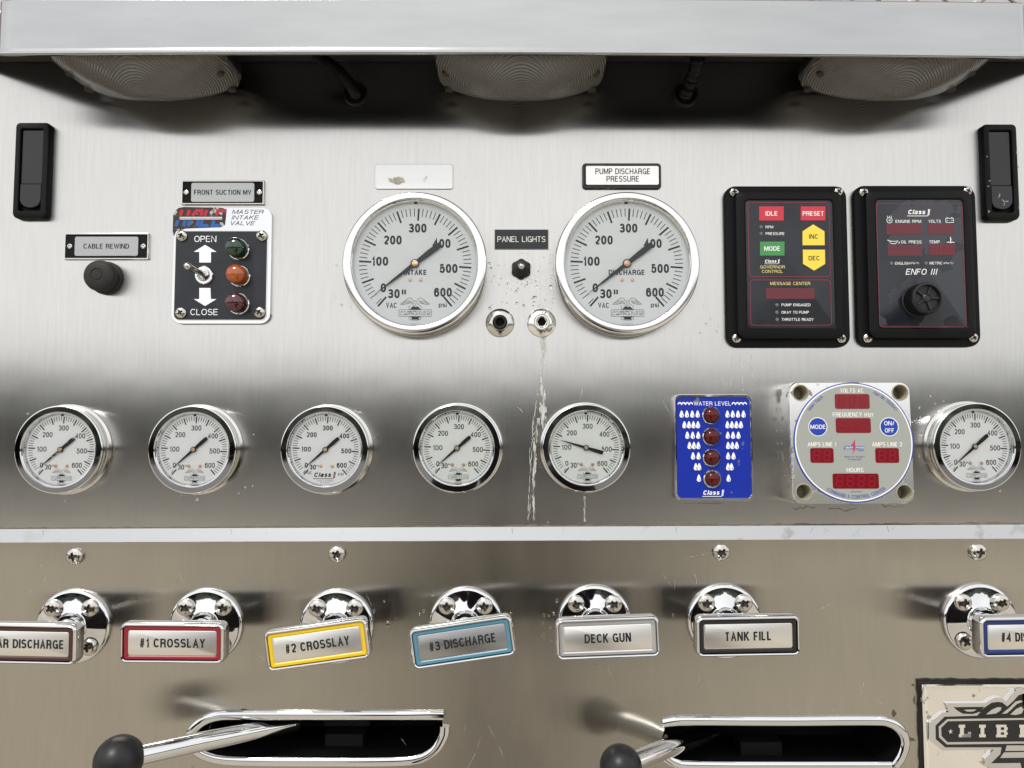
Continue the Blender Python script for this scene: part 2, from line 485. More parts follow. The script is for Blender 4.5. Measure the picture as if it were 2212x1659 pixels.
class MB:
    def __init__(s):
        s.v, s.f, s.m = [], [], []
    def add(s, vs, fs, m=0):
        b = len(s.v)
        s.v.extend(vs)
        for f in fs:
            s.f.append([i + b for i in f])
            s.m.append(m)
    def loops(s, loops, m=0, cap0=False, cap1=True):
        n = len(loops[0])
        vs = [p for lp in loops for p in lp]
        fs = []
        for i in range(len(loops) - 1):
            for j in range(n):
                a, b = i * n + j, i * n + (j + 1) % n
                fs.append((a, b, b + n, a + n))
        if cap0:
            fs.append(tuple(reversed(range(n))))
        if cap1:
            fs.append(tuple(range((len(loops) - 1) * n, len(loops) * n)))
        s.add(vs, fs, m)
    def rrl(s, spec, m=0, cx=0, cy=0, cap0=False, cap1=True, n=6, rot=0):
        """spec = [(w, h, r, z)...] lofted from back to front"""
        c, q = math.cos(R(rot)), math.sin(R(rot))
        s.loops([[(cx + x * c - y * q, cy + x * q + y * c, z) for x, y in rr(w, h, r, n)] for w, h, r, z in spec], m, cap0, cap1)
    def lathe(s, prof, m=0, cx=0, cy=0, n=64, cap0=False, cap1=False):
        s.loops([[(cx + r * math.cos(2 * PI * i / n), cy + r * math.sin(2 * PI * i / n), z) for i in range(n)] for r, z in prof], m, cap0, cap1)
    def disc(s, r, z, m=0, cx=0, cy=0, n=48):
        s.lathe([(r, z)], m, cx, cy, n, cap1=True)
    def poly(s, outer, z, t=0.0, holes=(), m=0):
        """flat polygon at z, walls going back by t"""
        rings = [list(outer)] + [list(h) for h in holes]
        flat = [p for r_ in rings for p in r_]
        tri = tessellate_polygon([[Vector((x, y, 0)) for x, y in r_] for r_ in rings])
        out = []
        for t3 in tri:
            a, b, c = (flat[i] for i in t3)
            cr = (b[0] - a[0]) * (c[1] - a[1]) - (b[1] - a[1]) * (c[0] - a[0])
            out.append(tuple(t3) if cr > 0 else tuple(reversed(t3)))
        s.add([(x, y, z) for x, y in flat], out, m)
        if t:
            for r_ in rings:
                n = len(r_)
                s.add([(x, y, z) for x, y in r_] + [(x, y, z - t) for x, y in r_],
                      [(i, (i + 1) % n, (i + 1) % n + n, i + n) for i in range(n)], m)
    def stroke(s, pts, wd, z, m=0, closed=False):
        n = len(pts)
        if not isinstance(wd, (list, tuple)):
            wd = [wd] * n
        vs = []
        for i, (x, y) in enumerate(pts):
            a = pts[i - 1] if (i or closed) else None
            b = pts[(i + 1) % n] if (i < n - 1 or closed) else None
            ds = []
            for p0, p1 in ((a, (x, y)), ((x, y), b)):
                if p0 is not None and p1 is not None:
                    L = math.hypot(p1[0] - p0[0], p1[1] - p0[1])
                    if L > 1e-9:
                        ds.append(((p1[0] - p0[0]) / L, (p1[1] - p0[1]) / L))
            if not ds:
                ds = [(1, 0)]
            nx, ny = -sum(d_[1] for d_ in ds), sum(d_[0] for d_ in ds)
            L = math.hypot(nx, ny)
            if L < 1e-6:
                nx, ny, L = -ds[0][1], ds[0][0], 1
            nx, ny = nx / L, ny / L
            k = 1 / max(.42, abs(nx * -ds[0][1] + ny * ds[0][0]))
            q = wd[i] / 2 * k
            vs += [(x + nx * q, y + ny * q, z), (x - nx * q, y - ny * q, z)]
        fs = [(2 * i, 2 * i + 1, 2 * i + 3, 2 * i + 2) for i in range(n - 1)]
        if closed:
            fs.append((2 * n - 2, 2 * n - 1, 1, 0))
        s.add(vs, fs, m)
    def tube(s, path, rad, m=0, n=20, closed=False, caps=True, flat=1.0):
        path = [Vector(p) for p in path]
        N = len(path)
        if not isinstance(rad, (list, tuple)):
            rad = [rad] * N
        lp = []
        ref = None
        for i in range(N):
            a = path[i - 1] if (i or closed) else path[i]
            b = path[(i + 1) % N] if (i < N - 1 or closed) else path[i]
            t = (b - a).normalized()
            if ref is None:
                ref = Vector((0, 0, 1)) if abs(t.z) < .9 else Vector((0, 1, 0))
            e1 = (ref - t * ref.dot(t)).normalized()
            ref = e1
            e2 = t.cross(e1)
            lp.append([tuple(path[i] + e1 * (math.cos(2 * PI * j / n) * rad[i] * flat) + e2 * (math.sin(2 * PI * j / n) * rad[i])) for j in range(n)])
        if closed:
            lp.append(lp[0])
        s.loops(lp, m, caps and not closed, caps and not closed)
    def ball(s, c, r, m=0, n=32, sz=1.0):
        prof = [(max(r * math.sin(PI * i / 16), 1e-4), -r * math.cos(PI * i / 16) * sz) for i in range(17)]
        b = MB()
        b.lathe(prof, 0, 0, 0, n)
        s.add([(x + c[0], y + c[1], z + c[2]) for x, y, z in b.v], b.f, m)
    def text(s, st, cx, cy, z, h, w=None, m=0, bold=0.0, shear=0.0, rot=0.0, xs=1.0, align='C', space=1.0):
        """capital height h mm, fitted to width w mm, drawn with strokes of one weight"""
        th = h * (.105 + 2.2 * bold)
        ws = [(GLYPH[c][0] if c != ' ' else BLANK) for c in st]
        gaps = GAP * space
        nat = sum(ws) + gaps * (len(st) - 1)
        inner = (w if w else nat * h * xs)
        sc = inner / nat
        c, q = math.cos(R(rot)), math.sin(R(rot))
        ox = {'C': -inner / 2, 'L': 0, 'R': -inner}[align]
        pen = ox
        lift = 0
        for ch, wd in zip(st, ws):
            if ch != ' ':
                g0, g1 = pen + th / 2, pen + wd * sc - th / 2
                if g1 < g0:
                    g0 = g1 = (g0 + g1) / 2
                for line in GLYPH[ch][1]:
                    pts = []
                    for gx, gy in line:
                        X_ = g0 + (g1 - g0) * gx
                        Y_ = -h / 2 + th / 2 + (h - th) * gy
                        if gy in (0, 1) and len(line) == 2 and line[0][0] == line[1][0]:
                            Y_ += -th / 2 if gy == 0 else th / 2
                        elif line[0] != line[-1] and (gx, gy) in (line[0], line[-1]) and gy in (0, 1):
                            nb = line[1] if (gx, gy) == line[0] else line[-2]
                            if abs(nb[1] - gy) > .05:
                                Y_ += -th / 2 if gy == 0 else th / 2
                        X_ += shear * (Y_ + h / 2)
                        X_ -= shear * h / 2
                        pts.append((cx + X_ * c - Y_ * q, cy + X_ * q + Y_ * c))
                    cl = line[0] == line[-1] or (abs(line[0][0] - line[-1][0]) < 1e-6 and abs(line[0][1] - line[-1][1]) < 1e-6)
                    s.stroke(pts[:-1] if cl else pts, th * (.72 if ch in '#&®°' else 1), z + .002 * (lift % 5), m, cl)
                    lift += 1
            pen += (wd + gaps) * sc
    def arc_text(s, st, cx, cy, r, a0, a1, z, h, m=0, bold=0.0, bottom=False):
        """letters between angles a0 and a1 (degrees) on a circle"""
        ws = [(GLYPH[c][0] if c != ' ' else BLANK) for c in st]
        tot = sum(ws) + GAP * (len(st) - 1)
        acc = 0
        for ch, wd in zip(st, ws):
            a = a0 + (a1 - a0) * (acc + wd / 2) / tot
            acc += wd + GAP
            if ch == ' ':
                continue
            span = abs(R(a1 - a0)) * r * wd / tot
            s.text(ch, cx + r * math.cos(R(a)), cy + r * math.sin(R(a)), z, h, span, m, bold, rot=a + 90 if bottom else a - 90)
    def build(s, name, mats, parent=None, angle=32, key=None, flip=False):
        if not isinstance(mats, (list, tuple)):
            mats = [mats]
        me = bpy.data.meshes.new(name)
        me.from_pydata([(x * .001, y * .001, z * .001) for x, y, z in s.v], [], s.f)
        for m in mats:
            me.materials.append(M[m])
        me.polygons.foreach_set('material_index', s.m)
        me.update()
        me.shade_smooth()
        me.set_sharp_from_angle(angle=R(angle))
        o = bpy.data.objects.new(name, me)
        COL.objects.link(o)
        if parent is not None:
            o.parent = parent.o if isinstance(parent, Thing) else parent
        return o

def on_panel(o, label, cat, x=0, z=0, group=None, kind=None, base=0):
    """a thing that is one mesh modelled in panel axes"""
    o.location = (x, -base * .001, z)
    o.rotation_euler = (PI / 2, 0, 0)
    return tag(o, label, cat, group, kind)

def share(src, name, parent, loc=(0, 0, 0), rot=0.0, scale=1.0):
    o = bpy.data.objects.new(name, src.data)
    o.name = name
    COL.objects.link(o)
    o.parent = parent.o if isinstance(parent, Thing) else parent
    o.location = [c * .001 for c in loc]
    o.rotation_euler = (0, 0, R(rot))
    o.scale = (scale,) * 3
    return o

# ------------------------------------------------------------------ large structure: ground, wood behind the camera
g = MB()
n = 24
for i in range(n + 1):
    for j in range(n + 1):
        g.v.append(((i / n - .5) * 400e3, (j / n - .5) * 400e3, 0))
g.f = [[i * (n + 1) + j, (i + 1) * (n + 1) + j, (i + 1) * (n + 1) + j + 1, i * (n + 1) + j + 1] for i in range(n) for j in range(n)]
g.m = [0] * len(g.f)
o = g.build('ground', 'ground')
o.location = (0, 0, -1.6)
tag(o, kind='structure')

rd_ = MB()
for i in range(41):
    x = -200e3 + 10e3 * i
    rd_.v += [(x, -11.5e3, 4), (x, -70e3, 4)]
rd_.f = [[2 * i, 2 * i + 1, 2 * i + 3, 2 * i + 2] for i in range(40)]
rd_.m = [0] * 40
o = rd_.build('road', 'asphalt')
o.location = (0, 0, -1.6)
tag(o, kind='structure')
wood = MB()
rw = random.Random(3)
for i in range(150):
    a = R(-175 + 170 * i / 149 + rw.uniform(-1, 1))
    d = rw.uniform(38, 52)
    hgt = rw.uniform(2.6, 4.6)
    cx, cy = d * math.cos(a), d * math.sin(a)
    b = MB()
    b.ball((0, 0, 0), 1, n=10)
    wood.add([(1000 * (cx + x * 2.3 * rw.uniform(.8, 1.2)), 1000 * (cy + y * 2.3 * rw.uniform(.8, 1.2)), 1000 * (hgt / 2 + z * hgt / 2 * rw.uniform(.85, 1.1))) for x, y, z in b.v], b.f)
o = wood.build('distant_wood', 'foliage')
o.location = (0, 0, -1.6)
tag(o, kind='stuff')

def person():
    J = [(0, -1.02, -.66), (0, -1.03, -.45), (0, -1.03, -.27), (0, -1.00, -.18), (0, -.985, -.10), (0, -.98, .0), (0, -.985, .06),
         (.19, -1.02, -.26), (.27, -.90, -.42), (.12, -.70, -.14), (.075, -.65, -.05),
         (-.19, -1.02, -.26), (-.27, -.90, -.42), (-.12, -.70, -.14), (-.075, -.65, -.05),
         (.10, -1.02, -.74), (.12, -1.0, -1.13), (.13, -1.03, -1.52), (.14, -.90, -1.56),
         (-.10, -1.02, -.74), (-.12, -1.0, -1.13), (-.13, -1.03, -1.52), (-.14, -.90, -1.56)]
    E_ = [(0, 1), (1, 2), (2, 3), (3, 4), (4, 5), (5, 6), (2, 7), (7, 8), (8, 9), (9, 10), (2, 11), (11, 12), (12, 13), (13, 14),
          (0, 15), (15, 16), (16, 17), (17, 18), (0, 19), (19, 20), (20, 21), (21, 22)]
    rad = [.155, .145, .15, .06, .075, .092, .06, .075, .055, .036, .04, .075, .055, .036, .04, .095, .065, .045, .04, .095, .065, .045, .04]
    me = bpy.data.meshes.new('person')
    me.from_pydata(J, E_, [])
    o = bpy.data.objects.new('person', me)
    COL.objects.link(o)
    sk = o.modifiers.new('skin', 'SKIN')
    sk.use_smooth_shade = True
    for i, r_ in enumerate(rad):
        sv = me.skin_vertices[0].data[i]
        sv.radius = (r_, r_ * (.75 if i < 3 else 1))
        sv.use_root = i == 0
    ss = o.modifiers.new('smooth', 'SUBSURF')
    ss.levels = ss.render_levels = 2
    me.materials.append(M['clothes'])
    return tag(o, 'person in dark clothes standing before the panel with both hands raised', 'person')
person()

# ------------------------------------------------------------------ the two stainless panels and the trim between them
STEP = 3.0       # the lower sheet stands this many mm in front of the upper one
SLOT1 = [(440, 1552), (955, 1552), (958, 1590), (940, 1625), (900, 1642), (480, 1642), (432, 1622), (412, 1595), (420, 1568)]
SLOT2 = [(1440, 1560), (1905, 1564), (1940, 1578), (1952, 1610), (1938, 1648), (1925, 1662), (1470, 1662), (1436, 1645), (1428, 1600)]
def px(pts, z):
    out = []
    for u, v in pts:
        p = P(u, v, z * .001)
        out.append((p.x * 1000, p.z * 1000))
    return out
up = MB()
a, b_ = P(-260, 1141), P(2480, 1134)
up.poly([(a.x * 1000, a.z * 1000 - 3), (b_.x * 1000, b_.z * 1000 - 3), (b_.x * 1000, 420), (a.x * 1000, 420)], 0, 2)
o_up = on_panel(up.build('instrument_panel', 'panel'), 'upper brushed stainless sheet carrying all the gauges and control boxes', 'metal panel')
lo = MB()
a, b_ = P(-260, 1160, .003), P(2480, 1150, .003)
lo.poly([(a.x * 1000, a.z * 1000), (a.x * 1000, -420), (b_.x * 1000, -420), (b_.x * 1000, b_.z * 1000)], STEP, 2, holes=[px(SLOT1, STEP), px(SLOT2, STEP)])
o_low = on_panel(lo.build('handle_panel', 'panel_low'), 'lower tan tinted stainless sheet with pull handles and two long slots', 'metal panel')
st = MB()
sec = []
for u in [-260 + 2740 * i / 40 for i in range(41)]:
    vt = 1143 - 10 * u / 2212
    vb = 1173 - 8.5 * u / 2212
    t_, b2 = P(u, vt, .001), P(u, vb, .0048)
    z1, z0 = t_.z * 1000, b2.z * 1000
    sec.append([(t_.x * 1000, z1 + .2, .15), (t_.x * 1000, z1, 1.1), (b2.x * 1000, z0 + .4, 4.9), (b2.x * 1000, z0, 4.7), (b2.x * 1000, z0 - .1, 4.0), (b2.x * 1000, z0 + 1.0, 3.1)])
st.loops_open = None
vs = [p for s_ in sec for p in s_]
st.add(vs, [(i * 6 + j, i * 6 + j + 1, (i + 1) * 6 + j + 1, (i + 1) * 6 + j) for i in range(40) for j in range(5)])
strip = st.build('trim_strip', 'strip', angle=20)
rs = random.Random(8)
for u0, f0, u1, f1 in ((498, .05, 503, .85), (575, .3, 576, .95), (92, .1, 97, .8), (1106, .1, 1107, .95), (1158, .5, 1159, .95), (1216, .0, 1217, .8), (1460, .05, 1462, .95), (733, .55, 742, .3), (712, .6, 720, .35), (1742, .9, 1758, .1), (1768, .75, 1779, .55), (1786, .3, 1796, .5), (1917, .1, 1920, .6), (1924, .55, 1932, .1)):
    ln = []
    for i in range(5):
        f_ = i / 4
        u, fr = u0 + (u1 - u0) * f_ + rs.uniform(-.6, .6), f0 + (f1 - f0) * f_
        qa, qb = P(u, 1143 - 10 * u / 2212, .001), P(u, 1173 - 8.5 * u / 2212, .0048)
        ln.append((qa.x * 1000 + (qb.x - qa.x) * 1000 * fr, qa.z * 1000 + (qb.z - qa.z) * 1000 * fr, 1.18 + (4.95 - 1.18) * fr))
    sm = MB()
    wd_ = rs.uniform(.12, .3)
    sm.add([p_ for x, y, z in ln for p_ in ((x - wd_ / 2, y - .05, z), (x + wd_ / 2, y + .05, z))], [(2 * i, 2 * i + 1, 2 * i + 3, 2 * i + 2) for i in range(4)])
    sm.build('scratch', 'recess', strip)
on_panel(strip, 'long bright sloping metal strip across the join of the two panels', 'trim')
gr = MB()
rg = random.Random(5)
pts, wds = [], []
for i in range(240):
    u = -100 + 2420 * i / 239
    q = P(u, 1141.2 - 10 * u / 2212)
    pts.append((q.x * 1000, q.z * 1000))
    wds.append(max(.25, rg.gauss(.9, .5)) * (1.6 if u > 900 else .9))
gr.stroke(pts, wds, .25)
gr.build('dirt_line', 'grime', o_up)
# limescale runs
def run(mb, pts, z, seed):
    rq = random.Random(seed)
    out, wd = [], []
    for i in range(len(pts) - 1):
        (u0, v0, w0), (u1, v1, w1) = pts[i], pts[i + 1]
        m_ = max(2, int(abs(v1 - v0) / 4))
        for j in range(m_):
            t = j / m_
            q = P(u0 + (u1 - u0) * t + rq.uniform(-1.2, 1.2), v0 + (v1 - v0) * t, z * .001)
            out.append((q.x * 1000, q.z * 1000))
            wd.append(max(.35, (w0 + (w1 - w0) * t) * .40 * rq.uniform(.55, 1.35)))
    mb.stroke(out, wd, z)
for i, r_ in enumerate([
    [(1172, 724, 18), (1173, 745, 11), (1174, 762, 9), (1171, 790, 7), (1171, 832, 4), (1172, 860, 13), (1172, 885, 12), (1173, 905, 9), (1173, 930, 3)],
    [(1164, 903, 6), (1159, 930, 7), (1155, 965, 7), (1155, 1000, 6), (1153, 1035, 5), (1152, 1085, 4), (1155, 1128, 5)]]):
    lm = MB()
    run(lm, r_, .12, i)
    lm.build('limescale_run', 'lime', o_up)
for i, r_ in enumerate([
    [(1160, 850, 1.2), (1157, 880, 1.6), (1152, 910, 1.3), (1148, 945, 1), (1143, 985, 1.2), (1147, 1010, 1), (1143, 1060, 1.2), (1140, 1128, 1.1)],
    [(1153, 900, 1), (1147, 990, 1.2), (1144, 1050, 1), (1146, 1080, 1.6), (1142, 1126, 1)],
    [(1263, 1072, 5), (1263, 1095, 4), (1262, 1131, 4)], [(1583, 762, 2), (1580, 800, 1.2), (1578, 842, 1)], [(1600, 765, 1.5), (1603, 805, 1), (1605, 850, 1)],
    [(1622, 765, 1.2), (1626, 820, .8)], [(141, 1075, 2), (142, 1090, 1)], [(1118, 880, 1), (1128, 888, 1.6), (1136, 897, 1)]]):
    lm = MB()
    run(lm, r_, .10, 20 + i)
    lm.build('limescale_run', 'lime', o_up)
# faint scratches in both sheets
rs = random.Random(11)
for (u0, v0, du, dv) in ((1245, 880, 14, -40), (1480, 1205, 70, -14), (1760, 1320, 40, -20), (60, 1270, 10, 18), (1050, 1560, 40, 80), (1010, 1660, 30, -70), (1500, 1240, 4, 22), (430, 1270, 2, 26), (1700, 1520, 30, 36), (1860, 1500, 5, -24), (88, 1220, 4, 14)):
    a, b2, c2 = P(u0, v0, .003), P(u0 + du * .5 + 3, v0 + dv * .5, .003), P(u0 + du, v0 + dv, .003)
    zz = .08 if v0 < 1140 else STEP + .08
    sc = MB()
    sc.stroke([(a.x * 1000, a.z * 1000), (b2.x * 1000, b2.z * 1000), (c2.x * 1000, c2.z * 1000)], .16, zz)
    sc.build('scratch', 'lime', o_up if v0 < 1140 else o_low)

tb = MB()
x0, x1, z0, z1 = -420.0, 500.0, -415.0, 415.0
tb.poly([(-2600, -900), (2600, -900), (2600, 1300), (-2600, 1300)], -3.0, 60, holes=[[(x0, z0), (x1, z0), (x1, z1), (x0, z1)]])
on_panel(tb.build('truck_body', 'truck_paint'), 'dark red painted truck side surrounding the two steel panels', 'truck body')

rs = random.Random(31)
for i in range(58):
    low = i % 2
    u, v = rs.uniform(20, 2190), (rs.uniform(1190, 1640) if low else rs.uniform(320, 1120))
    du, dv = rs.uniform(-26, 26), rs.uniform(6, 44)
    pts = []
    for j in range(4):
        q = P(u + du * j / 3 + rs.uniform(-1, 1), v + dv * j / 3, .003 if low else 0)
        pts.append((q.x * 1000, q.z * 1000))
    sc = MB()
    sc.stroke(pts, [.05, rs.uniform(.1, .22), rs.uniform(.1, .2), .05], (STEP if low else 0) + .07)
    sc.build('scratch', 'lime', o_low if low else o_up)
for u0, u1, v, n_ in ((1712, 1760, 1097, 9), (1790, 1850, 1101, 9), (1905, 1950, 1093, 7), (1480, 1560, 1086, 8)):
    pts = []
    for j in range(n_):
        q = P(u0 + (u1 - u0) * j / (n_ - 1), v + rs.uniform(-3.5, 3.5), 0)
        pts.append((q.x * 1000, q.z * 1000))
    sc = MB()
    sc.stroke(pts, [rs.uniform(.15, .8) for _ in pts], .09)
    sc.build('dirt_mark', 'grime', o_up)
for u, v, ru, rv in ((1931, 1540, 6, 8), (1975, 1512, 3, 10), (1966, 1597, 12, 5), (1437, 1596, 7, 10), (1972, 1480, 4, 3), (527, 1533, 8, 2.5)):
    q = P(u, v, .003)
    sc = MB()
    sc.poly([(q.x * 1000 + ru * .36 * math.cos(2 * PI * j / 16) * rs.uniform(.5, 1.1), q.z * 1000 + rv * .36 * math.sin(2 * PI * j / 16) * rs.uniform(.5, 1.1)) for j in range(16)], STEP + .09)
    sc.build('rust_stain', 'rust', o_low)

# ------------------------------------------------------------------ hood over the panel
def hood_dv(u):      # the sheet is bowed a little
    x = (u - 1106) / 1106
    return 3.2 * x + 6.0 * x * x
HF = 66.0            # front of the hood, mm from the panel
def build_hood():
    mb = MB()
    us = [-12, -10.5, -7, -2, 8] + [30 + 2160 * i / 30 for i in range(31)] + [2208, 2216, 2221, 2224, 2225]
    secs = []
    for u in us:
        d_end = min(u + 12, 2225 - u)
        back = 0 if d_end > 18 else (18 - d_end) ** 2 / 18 * .5       # rounded corner
        q = lambda v, hh: P(u, v + hood_dv(u), hh * .001)
        h0 = HF - back
        top, bot = q(-1, HF), q(117.5, HF)
        x = top.x * 1000
        rc = 26.0
        end = 0 if d_end > rc else (rc - math.sqrt(max(0, rc * rc - (rc - d_end) ** 2))) * .32
        zt, zb = top.z * 1000, bot.z * 1000 + end
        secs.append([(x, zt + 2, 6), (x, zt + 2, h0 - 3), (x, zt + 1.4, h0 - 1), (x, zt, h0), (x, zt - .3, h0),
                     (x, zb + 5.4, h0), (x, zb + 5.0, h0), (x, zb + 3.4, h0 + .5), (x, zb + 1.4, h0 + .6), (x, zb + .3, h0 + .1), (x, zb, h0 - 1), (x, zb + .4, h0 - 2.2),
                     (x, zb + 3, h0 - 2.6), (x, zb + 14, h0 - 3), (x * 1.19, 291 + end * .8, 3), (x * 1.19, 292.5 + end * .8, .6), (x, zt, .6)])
    m_ = len(secs[0])
    vs = [p for s_ in secs for p in s_]
    n_ = len(secs)
    fs = [(i * m_ + j, i * m_ + (j + 1) % m_, (i + 1) * m_ + (j + 1) % m_, (i + 1) * m_ + j) for i in range(n_ - 1) for j in range(m_)]
    fs = [tuple(reversed(f)) for f in fs]
    mb.add(vs, fs)
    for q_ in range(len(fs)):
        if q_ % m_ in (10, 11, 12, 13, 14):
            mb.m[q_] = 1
    mb.add(secs[0], [tuple(range(m_))])
    mb.add(secs[-1], [tuple(reversed(range(m_)))])
    return mb
hood = on_panel(build_hood().build('light_hood', ['hood', 'hood_inside'], angle=40), 'wide satin aluminium hood projecting over the top of the panel', 'hood')

tp = MB()
a, b_ = P(-120, -40, .012), P(2330, 30, .012)
zt = P(1106, -1, .066).z * 1000
tp.poly([(a.x * 1000, zt + 4), (b_.x * 1000, zt + 4 - 9), (b_.x * 1000, zt + 90), (a.x * 1000, zt + 90)], 12, 10)
for i in range(34):
    for j in range(4):
        x = a.x * 1000 + 10 + i * 26 + (13 if j % 2 else 0)
        z = zt + 4 + j * 14
        an = R(38 if (i + j) % 2 else -38)
        L, W = 11, 3.2
        c, q = math.cos(an), math.sin(an)
        rim = [(L * math.cos(t * PI / 8), W * math.sin(t * PI / 8)) for t in range(16)]
        tp.loops([[(x + (p[0] * f) * c - (p[1] * f) * q, z + (p[0] * f) * q + (p[1] * f) * c, 11.9 + zz) for p in rim] for f, zz in ((1, 0), (.7, 1.1), (.35, 1.5))])
on_panel(tp.build('tread_plate', 'tread'), 'sliver of diamond tread plate showing above the hood', 'metal plate')

# three ribbed lamps under the hood
def lamp(u, label):
    c = P(u, 160, .034)
    root = bpy.data.objects.new('panel_lamp', None)
    COL.objects.link(root)
    root.empty_display_size = .01
    root.location = (c.x, -.034, .2735)
    root.rotation_euler = (R(-2), 0, 0)
    tag(root, label, 'lamp', 'clear lamps under the hood')
    def sup(ax, ay, e=5.0, n_=72):
        out = []
        for i in range(n_):
            t = 2 * PI * i / n_
            cx, sy = math.cos(t), math.sin(t)
            out.append((ax * math.copysign(abs(cx) ** (2 / e), cx), ay * math.copysign(abs(sy) ** (2 / e), sy)))
        return out
    lens = MB()
    lp = []
    for f, z in ((1.0, 0), (1.0, -4.5), (.985, -6)):
        lp.append([(x, y, z) for x, y in sup(63 * f, 31 * f)])
    for i in range(1, 13):
        f = 1 - i / 12.5
        e = 5 - 2.8 * (i / 12)
        lp.append([(x, y, -6 - 19.5 * (1 - f ** 2.2)) for x, y in sup(62 * f, 30.5 * f, e)])
    lens.loops(lp, cap1=True)
    lens.f = [list(reversed(f)) for f in lens.f]
    lens.build('lens', 'lamp_lens', root, angle=60)
    base = MB()
    base.loops([[(x, y, z) for x, y in sup(64, 32)] for z in (0.2, 8)], cap0=True)
    base.build('lamp_base', 'black_gloss', root)
    for sx in (-1, 1):
        for yy in (20, -4):
            h_ = MB()
            h_.lathe([(3.4, -9.6), (3.4, -12.5), (2.4, -13.2)], cap1=True, n=20)
            h_.f = [list(reversed(f)) for f in h_.f]
            so = h_.build('lamp_screw', 'recess', root)
            so.location = (sx * .0555, yy * .001, .002)
for u, lb in ((320, 'clear ribbed lamp half hidden at the left end of the hood'), (1125, 'clear ribbed lamp half hidden under the middle of the hood'), (1928, 'clear ribbed lamp half hidden at the right end of the hood')):
    lamp(u, lb)

# cables through the panel
def cable(label, hole, path, rads, ribbed):
    t = Thing('cable_conduit' if ribbed else 'wire_loom', label, 'cable', *hole)
    pts = []
    for (u, v, h) in path:
        x, y = t.xy(u, v, h)
        pts.append(Vector((x, y, h)))
    fine = []
    for i in range(len(pts) - 1):
        p0, p1, p2, p3 = pts[max(i - 1, 0)], pts[i], pts[i + 1], pts[min(i + 2, len(pts) - 1)]
        for j in range(14):
            s_ = j / 14
            fine.append(.5 * ((2 * p1) + (p2 - p0) * s_ + (2 * p0 - 5 * p1 + 4 * p2 - p3) * s_ ** 2 + (3 * p1 - p0 - 3 * p2 + p3) * s_ ** 3))
    rr_ = [rads * ((1.0 if i % 2 else .78) if ribbed else random.uniform(.85, 1.15)) for i in range(len(fine))]
    mb = MB()
    mb.tube(fine, rr_)
    mb.build('hose' if ribbed else 'taped_wires', 'cable', t)
    gm = MB()
    gm.lathe([(9.6, .1), (9.6, 1.6), (8.6, 2.2), (7.4, 1.6), (7.2, .2)])
    gm.disc(7.3, .15)
    gm.build('grommet', 'cable', t)
cable('black corrugated conduit entering a grommet under the hood', (768, 203), [(768, 205, -4), (766, 198, 6), (748, 172, 18), (722, 145, 28), (690, 122, 36), (660, 95, 44)], 4.6, True)
cable('black taped wires entering a grommet under the hood', (1481, 205), [(1480, 208, -4), (1482, 200, 6), (1493, 172, 16), (1504, 140, 26), (1508, 110, 36), (1510, 80, 44)], 5.0, False)

# ------------------------------------------------------------------ screws
def screw_mesh():
    """unit pan head with a cross recess; 1 mm = 1 head radius"""
    mb = MB()
    N, K = 72, 30
    vs = []
    def hgt(x, y):
        r = math.hypot(x, y)
        z = .18 + .52 * math.sqrt(max(0, 1 - (r * .96) ** 2))
        ax, ay = abs(x), abs(y)
        arm = lambda a, b: a < .50 and b < .125 + .06 * (1 - min(1, a / .5))
        if arm(ax, ay) or arm(ay, ax):
            z -= .38 * (1 - .6 * max(ax, ay) / .5)
        return z
    for i in range(K):
        r = (i + .35) / (K - .65) if i else .012
        for j in range(N):
            a = 2 * PI * j / N
            x, y = r * math.cos(a), r * math.sin(a)
            vs.append((x, y, hgt(x, y)))
    for j in range(N):
        a = 2 * PI * j / N
        vs.append((math.cos(a), math.sin(a), 0))
    fs, ms = [], []
    for i in range(K):
        for j in range(N):
            fs.append((i * N + j, (i + 1) * N + j, (i + 1) * N + (j + 1) % N, i * N + (j + 1) % N))
    fs.append(tuple(range(N)))
    mb.add(vs, fs)
    for q, f in enumerate(mb.f):
        if len(f) == 4:
            cx = sum(mb.v[i][0] for i in f) / 4
            cy = sum(mb.v[i][1] for i in f) / 4
            zs = sum(mb.v[i][2] for i in f) / 4
            dome = .18 + .52 * math.sqrt(max(0, 1 - (math.hypot(cx, cy) * .96) ** 2))
            if math.hypot(cx, cy) < .6 and dome - zs > .05:
                mb.m[q] = 1
    return mb
SCREW = screw_mesh().build('screw', ['screw', 'recess'], None, angle=50)
SCREW_FREE = True
def screw(t, u, v, z, r, rot=None):
    x, y = t.xy(u, v, z)
    return share(SCREW, 'screw', t, (x, y, z), random.uniform(0, 90) if rot is None else rot, r)
first = True
for u, v, lb in ((160, 1202, 'cross head screw above the brown inlaid pull handle'), (727, 1197, 'cross head screw above the yellow inlaid pull handle'), (1559, 1193, 'cross head screw above the black inlaid pull handle'), (2115, 1193, 'cross head screw above the navy inlaid pull handle')):
    p = P(u, v, .005)
    o = SCREW if first else SCREW.copy()
    if not first:
        COL.objects.link(o)
    first = False
    o.name = 'panel_screw'
    o.location = (p.x, -STEP * .001, p.z)
    o.rotation_euler = (BASIS @ Matrix.Rotation(R(random.uniform(10, 80)), 4, 'Z')).to_euler()
    o.scale = (6.3, 6.3, 6.3)
    tag(o, lb, 'screw', 'screws along the top of the lower panel')

